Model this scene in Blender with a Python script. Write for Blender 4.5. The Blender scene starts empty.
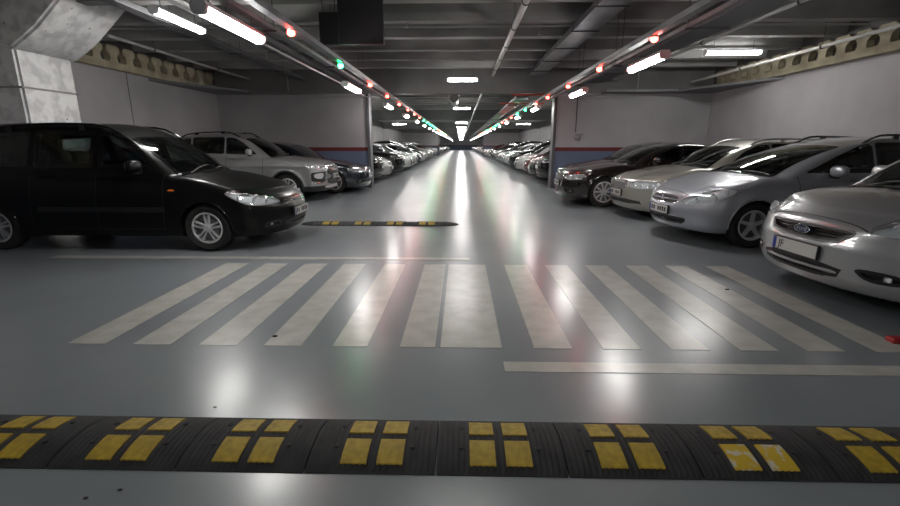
import bpy, bmesh, math, random
import numpy as np
from mathutils import Vector, Matrix
from mathutils.geometry import delaunay_2d_cdt

PI = math.pi
sc = bpy.context.scene
col = sc.collection
rnd = random.Random(11)

# ------------------------------------------------------------------ camera, world, exposure
CAM_H = 1.36
cd = bpy.data.cameras.new('camera')
cam = bpy.data.objects.new('camera', cd)
col.objects.link(cam)
cd.sensor_width = 36.0
cd.lens = 18.0
cd.clip_start = 0.05
cd.clip_end = 400
cam.location = (0, 0, CAM_H)
cam.rotation_euler = (math.radians(90 - 13.492), 0, math.radians(1.362))
sc.camera = cam

w = bpy.data.worlds.new('world')
sc.world = w
w.use_nodes = True
w.node_tree.nodes['Background'].inputs[0].default_value = (0.5, 0.53, 0.6, 1)
w.node_tree.nodes['Background'].inputs[1].default_value = 0.01

sc.view_settings.view_transform = 'Standard'
sc.view_settings.look = 'None'
sc.view_settings.exposure = 1.15
sc.view_settings.gamma = 1.0
sc.view_settings.use_curve_mapping = False
sc.cycles.use_denoising = True
sc.cycles.max_bounces = 6
sc.cycles.diffuse_bounces = 3
sc.cycles.glossy_bounces = 4
sc.cycles.transparent_max_bounces = 12
sc.cycles.sample_clamp_indirect = 4.0
LAMP = 34.0          # radiance of the fluorescent diffusers

# ------------------------------------------------------------------ materials
MATS = {}
def mat(name, color=(0.5, 0.5, 0.5), rough=0.5, metal=0.0, coat=0.0, spec=0.5, emit=None, estr=0.0):
    if name in MATS: return MATS[name]
    m = bpy.data.materials.new(name); m.use_nodes = True
    b = m.node_tree.nodes['Principled BSDF']
    b.inputs['Base Color'].default_value = (*color, 1)
    b.inputs['Roughness'].default_value = rough
    b.inputs['Metallic'].default_value = metal
    b.inputs['Specular IOR Level'].default_value = spec
    if coat:
        b.inputs['Coat Weight'].default_value = coat
        b.inputs['Coat Roughness'].default_value = 0.05
    if emit:
        b.inputs['Emission Color'].default_value = (*emit, 1)
        b.inputs['Emission Strength'].default_value = estr
    MATS[name] = m
    return m

def noisy(name, c1, c2, scale, rough=(0.5, 0.6), detail=4, bump=0.0, bscale=None, metal=0, stretch=None, spec=0.5, lo=0.35, hi=0.65):
    """procedural two-tone material in object coordinates"""
    m = mat(name, c1, rough[0], metal, spec=spec)
    nt = m.node_tree; N = nt.nodes; Lk = nt.links
    b = N['Principled BSDF']
    tc = N.new('ShaderNodeTexCoord'); mp = N.new('ShaderNodeMapping')
    if stretch: mp.inputs['Scale'].default_value = stretch
    Lk.new(tc.outputs['Object'], mp.inputs['Vector'])
    n = N.new('ShaderNodeTexNoise'); n.inputs['Scale'].default_value = scale; n.inputs['Detail'].default_value = detail
    Lk.new(mp.outputs['Vector'], n.inputs['Vector'])
    r = N.new('ShaderNodeMapRange'); r.inputs[1].default_value = lo; r.inputs[2].default_value = hi
    Lk.new(n.outputs['Fac'], r.inputs[0])
    mx = N.new('ShaderNodeMix'); mx.data_type = 'RGBA'
    mx.inputs[6].default_value = (*c1, 1); mx.inputs[7].default_value = (*c2, 1)
    Lk.new(r.outputs[0], mx.inputs[0]); Lk.new(mx.outputs[2], b.inputs['Base Color'])
    r2 = N.new('ShaderNodeMapRange'); r2.inputs[3].default_value = rough[0]; r2.inputs[4].default_value = rough[1]
    Lk.new(n.outputs['Fac'], r2.inputs[0]); Lk.new(r2.outputs[0], b.inputs['Roughness'])
    if bump:
        n2 = N.new('ShaderNodeTexNoise'); n2.inputs['Scale'].default_value = bscale or scale * 4; n2.inputs['Detail'].default_value = 3
        Lk.new(mp.outputs['Vector'], n2.inputs['Vector'])
        bp = N.new('ShaderNodeBump'); bp.inputs['Strength'].default_value = bump; bp.inputs['Distance'].default_value = 0.01
        Lk.new(n2.outputs['Fac'], bp.inputs['Height']); Lk.new(bp.outputs['Normal'], b.inputs['Normal'])
    return m

def glass(name, tint=(0.25, 0.3, 0.28), refl=1.0):
    """thin window glass: tinted see-through plus a mirror-like coat"""
    if name in MATS: return MATS[name]
    m = bpy.data.materials.new(name); m.use_nodes = True
    nt = m.node_tree; N = nt.nodes; Lk = nt.links
    N.remove(N['Principled BSDF'])
    tr = N.new('ShaderNodeBsdfTransparent'); tr.inputs[0].default_value = (*tint, 1)
    gl = N.new('ShaderNodeBsdfGlossy'); gl.inputs['Roughness'].default_value = 0.02; gl.inputs[0].default_value = (refl, refl, refl, 1)
    fr = N.new('ShaderNodeFresnel'); fr.inputs[0].default_value = 1.5
    ge = N.new('ShaderNodeNewGeometry'); mr = N.new('ShaderNodeMapRange'); mr.inputs[3].default_value = 1.5; mr.inputs[4].default_value = 1/1.5
    Lk.new(ge.outputs['Backfacing'], mr.inputs[0]); Lk.new(mr.outputs[0], fr.inputs[0])
    mx = N.new('ShaderNodeMixShader')
    Lk.new(fr.outputs[0], mx.inputs[0]); Lk.new(tr.outputs[0], mx.inputs[1]); Lk.new(gl.outputs[0], mx.inputs[2])
    Lk.new(mx.outputs[0], N['Material Output'].inputs[0])
    MATS[name] = m
    return m

def paint(name, c, metal=0.5, rough=0.35):
    """car paint, faint dust"""
    m = mat(name, c, rough, metal, coat=0.9)
    nt = m.node_tree; N = nt.nodes; Lk = nt.links; b = N['Principled BSDF']
    tc = N.new('ShaderNodeTexCoord')
    n = N.new('ShaderNodeTexNoise'); n.inputs['Scale'].default_value = 2.5; n.inputs['Detail'].default_value = 6
    Lk.new(tc.outputs['Object'], n.inputs['Vector'])
    r2 = N.new('ShaderNodeMapRange'); r2.inputs[3].default_value = rough * 0.95; r2.inputs[4].default_value = rough * 1.12
    Lk.new(n.outputs['Fac'], r2.inputs[0]); Lk.new(r2.outputs[0], b.inputs['Roughness'])
    return m

M_black = mat('black_plastic', (0.012, 0.012, 0.013), 0.45)
M_gloss = mat('gloss_black', (0.006, 0.006, 0.007), 0.12)
M_rubber = mat('tyre_rubber', (0.012, 0.012, 0.012), 0.75)
M_alloy = mat('alloy', (0.62, 0.62, 0.63), 0.3, 0.45)
M_alloyd = mat('dark_alloy', (0.16, 0.16, 0.17), 0.35, 0.7)
M_chrome = mat('chrome', (0.75, 0.76, 0.78), 0.12, 1.0)
M_reflector = mat('lamp_reflector', (0.85, 0.86, 0.88), 0.25, 0.6)
M_housing = mat('lamp_housing', (0.75, 0.75, 0.76), 0.35, 0.0)
M_bezel = mat('lamp_bezel', (0.26, 0.26, 0.27), 0.3, 0.3)
M_lens = glass('lamp_lens', (0.85, 0.87, 0.88))
M_glass = glass('window_glass', (0.55, 0.60, 0.59))
M_shield = glass('windshield_glass', (0.72, 0.77, 0.75))
M_plate = mat('plate_white', (0.55, 0.55, 0.53), 0.4)
M_plateblue = mat('plate_blue', (0.02, 0.05, 0.3), 0.4)
M_ink = mat('plate_ink', (0.02, 0.02, 0.02), 0.5)
M_cloth = mat('seat_cloth', (0.03, 0.03, 0.034), 0.9)
M_orange = mat('orange_lens', (0.7, 0.16, 0.02), 0.25)
M_frit = M_gloss

# ------------------------------------------------------------------ small mesh helpers
def link(name, me, m=None, parent=None, loc=None):
    o = bpy.data.objects.new(name, me); col.objects.link(o)
    if m is not None:
        for q in (m if isinstance(m, (list, tuple)) else [m]): me.materials.append(q)
    if parent: o.parent = parent
    if loc: o.location = loc
    return o

def obj(name, bm, m, parent=None, smooth=False, loc=None):
    me = bpy.data.meshes.new(name)
    bm.normal_update(); bm.to_mesh(me); bm.free()
    if smooth:
        me.polygons.foreach_set('use_smooth', [True] * len(me.polygons))
        try: me.set_sharp_from_angle(angle=math.radians(38))
        except Exception: pass
    return link(name, me, m, parent, loc)

def empty(name, loc=(0, 0, 0), rz=0):
    o = bpy.data.objects.new(name, None); col.objects.link(o)
    o.empty_display_size = 0.1
    o.location = loc; o.rotation_euler = (0, 0, rz)
    return o

def tag(o, label=None, cat=None, group=None, kind=None):
    if label: o['label'] = label
    if cat: o['category'] = cat
    if group: o['group'] = group
    if kind: o['kind'] = kind
    return o

def box(bm, x0, x1, y0, y1, z0, z1, mi=0, bev=0.0):
    vs = [bm.verts.new(p) for p in ((x0,y0,z0),(x1,y0,z0),(x1,y1,z0),(x0,y1,z0),(x0,y0,z1),(x1,y0,z1),(x1,y1,z1),(x0,y1,z1))]
    fs = [bm.faces.new([vs[i] for i in q]) for q in ((0,3,2,1),(4,5,6,7),(0,1,5,4),(1,2,6,5),(2,3,7,6),(3,0,4,7))]
    for f in fs: f.material_index = mi
    if bev:
        es = list({e for f in fs for e in f.edges})
        r = bmesh.ops.bevel(bm, geom=es, offset=bev, segments=2, affect='EDGES', profile=0.5)
        for f in r['faces']: f.material_index = mi
    return vs

def tube(bm, pts, r, n=10, caps=True, mi=0, rs=None):
    pts = [Vector(p) for p in pts]
    rings = []
    up = None
    for i, p in enumerate(pts):
        a = pts[max(i-1, 0)]; b = pts[min(i+1, len(pts)-1)]
        t = (b - a).normalized()
        if up is None:
            up = Vector((0, 0, 1)) if abs(t.z) < 0.9 else Vector((1, 0, 0))
        s = t.cross(up).normalized(); u = s.cross(t).normalized(); up = u
        rr = rs[i] if rs else r
        rings.append([bm.verts.new(p + (s*math.cos(2*PI*k/n) + u*math.sin(2*PI*k/n))*rr) for k in range(n)])
    for a, b in zip(rings, rings[1:]):
        for k in range(n):
            f = bm.faces.new((a[k], a[(k+1) % n], b[(k+1) % n], b[k])); f.material_index = mi
    if caps:
        f = bm.faces.new(rings[0][::-1]); f.material_index = mi
        f = bm.faces.new(rings[-1]); f.material_index = mi

def prism(bm, poly, axis, a, b, mi=0):
    """extrude a 2D polygon between a and b along an axis (0,1,2)"""
    def P(u, v, t):
        return {0: (t, u, v), 1: (u, t, v), 2: (u, v, t)}[axis]
    A = [bm.verts.new(P(u, v, a)) for u, v in poly]; B = [bm.verts.new(P(u, v, b)) for u, v in poly]
    n = len(poly)
    fs = [bm.faces.new(A), bm.faces.new(B[::-1])]
    for i in range(n): fs.append(bm.faces.new((A[i], B[i], B[(i+1) % n], A[(i+1) % n])))
    for f in fs: f.material_index = mi
    bmesh.ops.recalc_face_normals(bm, faces=fs)

def lathe_y(bm, prof, n=40, mi=0, closed=True):
    """revolve (r, y) profile about the y axis"""
    rings = []
    for r, y in prof:
        rings.append([bm.verts.new((r*math.cos(2*PI*k/n), y, r*math.sin(2*PI*k/n))) for k in range(n)])
    m = len(rings)
    fs = []
    for i in range(m if closed else m-1):
        a, b = rings[i], rings[(i+1) % m]
        for k in range(n):
            f = bm.faces.new((a[k], a[(k+1) % n], b[(k+1) % n], b[k])); f.material_index = mi; fs.append(f)
    bmesh.ops.recalc_face_normals(bm, faces=fs)

def text_mesh(s, size, depth=0.001):
    cu = bpy.data.curves.new('lettering', 'FONT'); cu.body = s; cu.size = size
    cu.align_x = 'CENTER'; cu.align_y = 'CENTER'; cu.extrude = depth
    o = bpy.data.objects.new('lettering', cu); col.objects.link(o)
    dg = bpy.context.evaluated_depsgraph_get()
    me = bpy.data.meshes.new_from_object(o.evaluated_get(dg))
    bpy.data.objects.remove(o); bpy.data.curves.remove(cu)
    return me

# ------------------------------------------------------------------ numpy field tools
def smax(a, b, k):
    h = np.clip(0.5 + 0.5*(a-b)/k, 0, 1)
    return b*(1-h) + a*h + k*h*(1-h)
def smin(a, b, k): return -smax(-a, -b, k)

class Curve:
    """smooth interpolation through points (Hermite, limited slopes)"""
    def __init__(s, pts):
        p = np.array(pts, float); s.x = p[:, 0]; s.y = p[:, 1]
        d = np.diff(s.y)/np.diff(s.x)
        m = np.zeros(len(s.x)); m[0] = d[0]; m[-1] = d[-1]
        for i in range(1, len(m)-1):
            if d[i-1]*d[i] > 0:
                w1 = 2*(s.x[i+1]-s.x[i])+(s.x[i]-s.x[i-1]); w2 = (s.x[i+1]-s.x[i])+2*(s.x[i]-s.x[i-1])
                m[i] = (w1+w2)/(w1/d[i-1]+w2/d[i])
        s.m = m
        s.tx = np.linspace(s.x[0], s.x[-1], 1500); s.ty = s.exact(s.tx)
        s.sx = np.linspace(s.x[0]-0.1, s.x[-1]+0.1, 1500)
        s.sy = (np.interp(s.sx+0.02, s.tx, s.ty)-np.interp(s.sx-0.02, s.tx, s.ty))/0.04
    def exact(s, x):
        i = np.clip(np.searchsorted(s.x, x)-1, 0, len(s.x)-2)
        h = s.x[i+1]-s.x[i]; t = (x-s.x[i])/h
        return ((2*t**3-3*t**2+1)*s.y[i] + (t**3-2*t**2+t)*h*s.m[i] + (-2*t**3+3*t**2)*s.y[i+1] + (t**3-t**2)*h*s.m[i+1])
    def __call__(s, x): return np.interp(x, s.tx, s.ty)
    def slope(s, x): return np.interp(x, s.sx, s.sy)

def psd(px, py, poly):
    """signed distance to a 2D polygon"""
    n = len(poly); d = None; sgn = 1.0
    for i in range(n):
        ax, ay = poly[i]; bx, by = poly[i-1]
        ex, ey = bx-ax, by-ay; wx = px-ax; wy = py-ay
        t = np.clip((wx*ex+wy*ey)/(ex*ex+ey*ey+1e-12), 0, 1)
        qx = wx-ex*t; qy = wy-ey*t; q = qx*qx+qy*qy
        d = q if d is None else np.minimum(d, q)
        c1 = py >= ay; c2 = py < by; c3 = ex*wy > ey*wx
        flip = (c1 & c2 & c3) | (~c1 & ~c2 & ~c3)
        sgn = np.where(flip, -sgn, sgn)
    return sgn*np.sqrt(d)

def chaikin(pts, n=2, cut=None):
    if cut:
        q = []
        for i in range(len(pts)):
            p = np.array(pts[i-1], float); a = np.array(pts[i], float); b = np.array(pts[(i+1) % len(pts)], float)
            u = p-a; v = b-a; lu = np.linalg.norm(u); lv = np.linalg.norm(v)
            A = a+u/lu*min(cut, lu*0.3); B = a+v/lv*min(cut, lv*0.3)
            q += [tuple(A), tuple(A*0.25+a*0.5+B*0.25), tuple(B)]
        return q
    for _ in range(n):
        q = []
        for i in range(len(pts)):
            a = np.array(pts[i]); b = np.array(pts[(i+1) % len(pts)])
            q += [tuple(a*0.78+b*0.22), tuple(a*0.22+b*0.78)]
        pts = q
    return pts

def surface_nets(fn, lo, hi, c):
    ns = [int(math.ceil((h-l)/c))+1 for l, h in zip(lo, hi)]
    ax = [lo[i]+c*np.arange(ns[i]) for i in range(3)]
    V = fn(ax[0][:, None, None], ax[1][None, :, None], ax[2][None, None, :])
    V = np.broadcast_to(V, ns).astype(np.float32)
    S = V < 0
    acc = np.zeros((ns[0]-1, ns[1]-1, ns[2]-1, 3), np.float32); cnt = np.zeros(acc.shape[:3], np.int16)
    quads = []
    for a in range(3):
        sl0 = [slice(None)]*3; sl1 = [slice(None)]*3
        sl0[a] = slice(0, -1); sl1[a] = slice(1, None)
        m = S[tuple(sl0)] != S[tuple(sl1)]
        idx = np.argwhere(m)
        v0 = V[tuple(sl0)][m]; v1 = V[tuple(sl1)][m]
        t = v0/(v0-v1)
        P = idx.astype(np.float32); P[:, a] += t
        b, d = (a+1) % 3, (a+2) % 3
        for db in (0, 1):
            for dd in (0, 1):
                q = idx.copy(); q[:, b] -= db; q[:, d] -= dd
                ok = (q[:, b] >= 0) & (q[:, d] >= 0) & (q[:, b] < ns[b]-1) & (q[:, d] < ns[d]-1)
                np.add.at(acc, tuple(q[ok].T), P[ok]); np.add.at(cnt, tuple(q[ok].T), 1)
        s0 = S[tuple(sl0)][m]
        ok = (idx[:, b] > 0) & (idx[:, d] > 0) & (idx[:, b] < ns[b]-1) & (idx[:, d] < ns[d]-1)
        quads.append((idx[ok], b, d, s0[ok]))
    act = cnt > 0
    vid = -np.ones(cnt.shape, np.int64); vid[act] = np.arange(act.sum())
    P = acc[act]/cnt[act][:, None]
    P = P*c + np.array(lo, np.float32)
    F = []
    for idx, b, d, s0 in quads:
        def g(ob, od):
            q = idx.copy(); q[:, b] -= ob; q[:, d] -= od
            return vid[tuple(q.T)]
        Q = np.stack([g(1, 1), g(0, 1), g(0, 0), g(1, 0)], 1)
        Q[~s0] = Q[~s0][:, ::-1]
        F.append(Q)
    F = np.concatenate(F)
    return P.astype(np.float64), F

def grad(fn, P, e=0.004):
    g = np.zeros_like(P)
    for a in range(3):
        d = np.zeros(3); d[a] = e
        A = P+d; B = P-d
        g[:, a] = (fn(A[:, 0], A[:, 1], A[:, 2]) - fn(B[:, 0], B[:, 1], B[:, 2]))/(2*e)
    return g

def snap(fn, P, n=3, lim=0.01):
    for _ in range(n):
        g = grad(fn, P); v = fn(P[:, 0], P[:, 1], P[:, 2])
        st = -(v/np.maximum((g*g).sum(1), 0.2))[:, None]*g
        ln = np.linalg.norm(st, axis=1, keepdims=True)
        P = P + st*np.minimum(1, lim/np.maximum(ln, 1e-9))
    return P
# ------------------------------------------------------------------ car builder
# car space: nose at x=0, tail at x=L, z up, y=0 the centre plane
class CarShape:
    def __init__(s, L, W, top, roof, nose, side, wb, fo, R, zb=0.19, tail=None, fcurve=0.30, fpow=2.6, rcurve=0.16,
                 gh=0.075, tumble=0.36, kh=0.10, kr=0.085, wsc=0.10, arch=0.035, crease=None, hoodcrown=0.05, ghx=None, flare=0.012, taper=0.03):
        s.L, s.W, s.hw = L, W, W/2
        s.top = Curve(top); s.roof = Curve(roof); s.nose = Curve(nose); s.side = Curve(side)
        s.tail = Curve(tail or [(0.15, 0.06), (0.35, 0), (0.6, 0), (0.95, 0.06), (1.6, 0.1)])
        s.xw = (fo, fo+wb); s.R = R; s.zb = zb; s.arch = R+arch
        s.fc, s.fp, s.rc = fcurve, fpow, rcurve
        s.gh, s.tumble, s.kh, s.kr, s.wsc = gh, tumble, kh, kr, wsc
        s.crease = crease; s.hc = hoodcrown; s.flare = flare; s.taper = taper
        s.openings = []; s.recesses = []
        s.cavity = None
    def hull(s, X, Y, Z):
        A = np.abs(Y); hw = s.hw
        f = np.minimum(A/hw, 1.15)
        d_front = (s.nose(Z) + s.fc*f**s.fp - X)*0.9
        d_rear = (X - (s.L - s.tail(Z) - s.rc*f**2.6))*0.92
        xm = X/s.L
        wid = hw - s.taper*np.clip((0.22-xm)/0.22, 0, 1)**2 - s.taper*1.4*np.clip((xm-0.78)/0.22, 0, 1)**2 + s.side(Z)
        for xw in s.xw:
            rr = np.sqrt((X-xw)**2+(Z-s.R)**2)
            wid = wid + s.flare*np.exp(-((rr-s.arch)/0.06)**2)
        if s.crease is not None:
            zc, amp = s.crease
            wid = wid + amp*np.clip(1-np.abs(Z-zc-0.06*(xm-0.3))/0.07, 0, 1)
        d_side = A - wid
        tz = s.top(X)
        d_top = (Z - (tz - s.hc*(A/hw)**2))/np.sqrt(1+s.top.slope(X)**2)
        d = smax(d_side, d_top, s.kh)
        d = smax(d, d_front, 0.10)
        d = smax(d, d_rear, 0.08)
        d = smax(d, s.zb - Z, 0.04)
        # greenhouse
        q = (A/0.62)**2
        mid = s.L*0.5
        Xs = X - np.where(X < mid, s.wsc, -s.wsc*0.7)*q*np.clip(np.abs(X-mid)/1.2, 0, 1)
        zr = s.roof(Xs)
        sl = np.clip(s.roof.slope(Xs), -3, 3)
        g_top = (Z - (zr - 0.035*q))/np.sqrt(1+sl**2)
        wg = hw - s.gh - s.tumble*np.maximum(Z-tz, -0.03) - 0.06*np.clip((0.42-xm)/0.25, 0, 1)**2 - 0.10*np.clip((xm-0.6)/0.4, 0, 1)**2 - 0.10*np.clip((Z-tz-0.25),0,1)**2*4*0.3
        g_side = (A - wg)/math.sqrt(1+s.tumble**2)
        g = smax(g_top, g_side, s.kr)
        g = np.maximum(g, 0.5-Z)
        g = smax(g, d_rear-0.02, 0.06)
        g = smax(g, d_front+0.01, 0.05)
        d = smin(d, g, 0.025)
        return d
    def wells(s, X, Y, Z, d):
        A = np.abs(Y)
        for xw in s.xw:
            c = s.arch - np.sqrt((X-xw)**2+(Z-s.R)**2)
            d = np.maximum(d, np.minimum(c, A-(s.hw-0.30)))
        return d
    def full(s, X, Y, Z):
        d0 = s.hull(X, Y, Z)
        d = s.wells(X, Y, Z, d0)
        if s.cavity:
            x0, x1, zf = s.cavity
            c = np.maximum(d0+0.055, np.maximum(np.maximum(x0-X+0.35*np.maximum(0, s.top(X)-Z), X-x1), zf-Z))
            c = np.maximum(c, np.abs(Y)-(s.hw-0.13))
            d = np.maximum(d, -c)
        if not (s.recesses or s.openings): return d
        shp = np.shape(d); d = np.array(d, float).reshape(-1)
        XX, YY, ZZ = (np.broadcast_to(q, shp).reshape(-1) for q in (X, Y, Z)); D0 = np.asarray(d0, float).reshape(-1)
        near = np.nonzero((D0 < 0.03) & (D0 > -0.2))[0]
        for (poly, fx, fy, cond, depth) in s.recesses + s.openings:
            q = near[D0[near] > -depth-0.03]
            x, y, z = XX[q], np.abs(YY[q]), ZZ[q]
            cc = cond(x, y, z); k = cc < 0.03; q = q[k]; x, y, z, cc = x[k], y[k], z[k], cc[k]
            U, V = fx(x, y, z), fy(x, y, z)
            pu = [p[0] for p in poly]; pv = [p[1] for p in poly]
            k = (U > min(pu)-0.04) & (U < max(pu)+0.04) & (V > min(pv)-0.04) & (V < max(pv)+0.04)
            q, U, V, cc = q[k], U[k], V[k], cc[k]
            if not len(q): continue
            r = np.maximum(np.maximum(psd(U, V, poly), -(D0[q]+depth)), cc)
            d[q] = np.maximum(d[q], -r)
        return d.reshape(shp)

def frame_of(d):
    d = Vector(d).normalized()
    up = Vector((0, 0, 1))
    e1 = up.cross(d)
    if e1.length < 1e-3: e1 = Vector((0, 1, 0))
    e1.normalize(); e2 = d.cross(e1).normalized()
    return d, e1, e2

def to2d(pts, d):
    d, e1, e2 = frame_of(d)
    return [(Vector(p).dot(e1), Vector(p).dot(e2)) for p in pts]

def cast(S, uv, d, tmid, span=0.75, fn=None):
    """project 2D points on the hull along d; returns points"""
    fn = fn or S.hull
    d, e1, e2 = frame_of(d)
    D = np.array(d); uv = np.asarray(uv, float)
    B = uv[:, :1]*np.array(e1) + uv[:, 1:]*np.array(e2)
    n = 76
    ts = np.linspace(tmid-span, tmid+span, n)
    best = np.full(len(B), np.nan); prev = None
    bf = np.full(len(B), 1e9); bt = np.zeros(len(B))
    lo = np.full(len(B), tmid-span); hi = lo.copy(); done = np.zeros(len(B), bool)
    for i, t in enumerate(ts):
        P = B + D*t; v = fn(P[:, 0], P[:, 1], P[:, 2])
        u = v < bf; bf[u & ~done] = v[u & ~done]; bt[u & ~done] = t
        new = (v < 0) & ~done
        if i > 0: lo[new] = ts[i-1]; hi[new] = t
        else: lo[new] = t; hi[new] = t
        done |= new
    lo[~done] = bt[~done]; hi[~done] = bt[~done]
    for _ in range(12):
        m = (lo+hi)/2; P = B + D*m[:, None]; v = fn(P[:, 0], P[:, 1], P[:, 2])
        hi = np.where(v < 0, m, hi); lo = np.where(v < 0, lo, m)
    P = B + D*hi[:, None]
    if (~done).any(): P[~done] = snap(fn, P[~done], 6, 0.05)
    return P

def resample(poly, step, closed=True):
    out = []
    n = len(poly)
    for i in range(n if closed else n-1):
        a = Vector(poly[i]); b = Vector(poly[(i+1) % n]); L = (b-a).length
        k = max(1, int(math.ceil(L/step)))
        for j in range(k): out.append(tuple(a+(b-a)*(j/k)))
    if not closed: out.append(tuple(poly[-1]))
    return out

def inset(poly, w):
    """inset a 2D polygon by w (ccw or cw)"""
    n = len(poly); area = sum(poly[i][0]*poly[(i+1) % n][1]-poly[(i+1) % n][0]*poly[i][1] for i in range(n))
    sg = 1 if area > 0 else -1; out = []
    for i in range(n):
        p = Vector(poly[i-1]); q = Vector(poly[i]); r = Vector(poly[(i+1) % n])
        a = (q-p).normalized(); b = (r-q).normalized()
        na = Vector((-a.y, a.x))*sg; nb = Vector((-b.y, b.x))*sg
        m = na+nb; m = m/max(0.35, m.dot(na)) if m.length > 1e-6 else na
        out.append(tuple(q+m*w))
    return out

def mirror_pts(pts): return [(x, -y, z) for x, y, z in pts]

def patch(S, name, pts, d, m, parent, off=0.004, thick=0.008, rnd_=2, step=0.03, frit=0.0, m2=None, flip=False, fn=None, loc=None, label=None, ring=False):
    """solid sheet following the hull, outline pts (3D) seen along d. flip: mirror to -y side"""
    if flip: pts = mirror_pts(pts); d = (d[0], -d[1], d[2])
    poly = to2d(pts, d)
    if rnd_: poly = chaikin(poly, rnd_, rnd_ if isinstance(rnd_, float) else None)
    dd = Vector(d).normalized(); tm = sum(Vector(p).dot(dd) for p in pts)/len(pts)
    B = resample(poly, step)
    V = list(B); E = [(i, (i+1) % len(B)) for i in range(len(B))]
    inner = None
    if frit:
        inner = resample(inset(poly, frit), step); k = len(V); V += inner
        E += [(k+i, k+(i+1) % len(inner)) for i in range(len(inner))]
    xs = [p[0] for p in poly]; ys = [p[1] for p in poly]
    gx, gy = np.meshgrid(np.arange(min(xs), max(xs), step), np.arange(min(ys), max(ys), step))
    G = np.stack([gx.ravel(), gy.ravel()], 1)
    if len(G):
        sd = psd(G[:, 0], G[:, 1], poly); ok = sd < -step*0.45
        if frit: ok &= np.abs(sd+frit) > step*0.35
        V += [tuple(p) for p in G[ok]]
    v2, _, fs, *_ = delaunay_2d_cdt([Vector(p) for p in V], E, [], 0, 1e-6)
    v2 = np.array([tuple(p) for p in v2]); fs = np.array([f for f in fs if len(f) == 3])
    c = v2[fs].mean(1); keep = psd(c[:, 0], c[:, 1], poly) < 0
    if ring: keep &= psd(c[:, 0], c[:, 1], inset(poly, frit)) > 0
    fs = fs[keep]; c = c[keep]
    P = cast(S, v2, d, tm, fn=fn)
    g = grad(S.hull, P); g /= np.maximum(np.linalg.norm(g, axis=1, keepdims=True), 1e-6)
    O = P+g*off; I = P+g*(off-thick)
    a, b, cc = O[fs[:, 0]], O[fs[:, 1]], O[fs[:, 2]]
    nn = np.cross(b-a, cc-a)
    if (nn@np.array(dd)).sum() > 0: fs = fs[:, ::-1]
    n = len(O)
    cnt = {}
    for f in fs:
        for i in range(3): cnt[(f[i], f[(i+1) % 3])] = 1
    bd = [(p, q) for (p, q) in cnt if (q, p) not in cnt]
    faces = [tuple(f) for f in fs] + [tuple(n+i for i in f[::-1]) for f in fs] + [(q, p, n+p, n+q) for p, q in bd]
    me = bpy.data.meshes.new(name)
    me.from_pydata([tuple(p) for p in O]+[tuple(p) for p in I], [], faces)
    mats = [m] + ([m2] if m2 else [])
    if frit:
        mi = (psd(c[:, 0], c[:, 1], inset(poly, frit)) > 0).astype(int)
        idx = list(mi)+list(mi)+[1]*len(bd)
        me.materials.clear()
    sm = [True]*len(faces)
    for i in range(2*len(fs), len(faces)): sm[i] = False
    me.polygons.foreach_set('use_smooth', sm)
    o = link(name, me, mats, parent)
    if frit and m2: me.polygons.foreach_set('material_index', idx)
    # sharp rim
    try: me.set_sharp_from_angle(angle=math.radians(40))
    except Exception: pass
    me.validate()
    if label: o['label'] = label
    return o

def ribbon_bm(bm, S, pts, d, w=0.007, off=0.0022, step=0.03, flip=False):
    if flip: pts = mirror_pts(pts); d = (d[0], -d[1], d[2])
    poly = to2d(pts, d); dd = Vector(d).normalized(); tm = sum(Vector(p).dot(dd) for p in pts)/len(pts)
    L = resample(poly, step, closed=False)
    A = []; Bp = []
    for i, p in enumerate(L):
        a = Vector(L[max(i-1, 0)]); b = Vector(L[min(i+1, len(L)-1)]); t = (b-a).normalized(); nrm = Vector((-t.y, t.x))
        A.append(tuple(Vector(p)+nrm*w/2)); Bp.append(tuple(Vector(p)-nrm*w/2))
    P = cast(S, A+Bp, d, tm)
    g = grad(S.hull, P); g /= np.maximum(np.linalg.norm(g, axis=1, keepdims=True), 1e-6)
    P = P+g*off; n = len(L)
    vs = [bm.verts.new(p) for p in P]
    for i in range(n-1):
        f = bm.faces.new((vs[i], vs[i+1], vs[n+i+1], vs[n+i]))
        f.normal_update()
        if f.normal.dot(dd) > 0: f.normal_flip()

def bar_bm(bm, S, pts, d, r=0.008, off=0.0, step=0.03, flip=False, n=6):
    """round bar lying along the hull"""
    if flip: pts = mirror_pts(pts); d = (d[0], -d[1], d[2])
    poly = to2d(pts, d); dd = Vector(d).normalized(); tm = sum(Vector(p).dot(dd) for p in pts)/len(pts)
    L = resample(poly, step, closed=False)
    P = cast(S, L, d, tm)
    g = grad(S.hull, P); g /= np.maximum(np.linalg.norm(g, axis=1, keepdims=True), 1e-6)
    P = P+g*off
    tube(bm, [tuple(p) for p in P], r, n)

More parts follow.
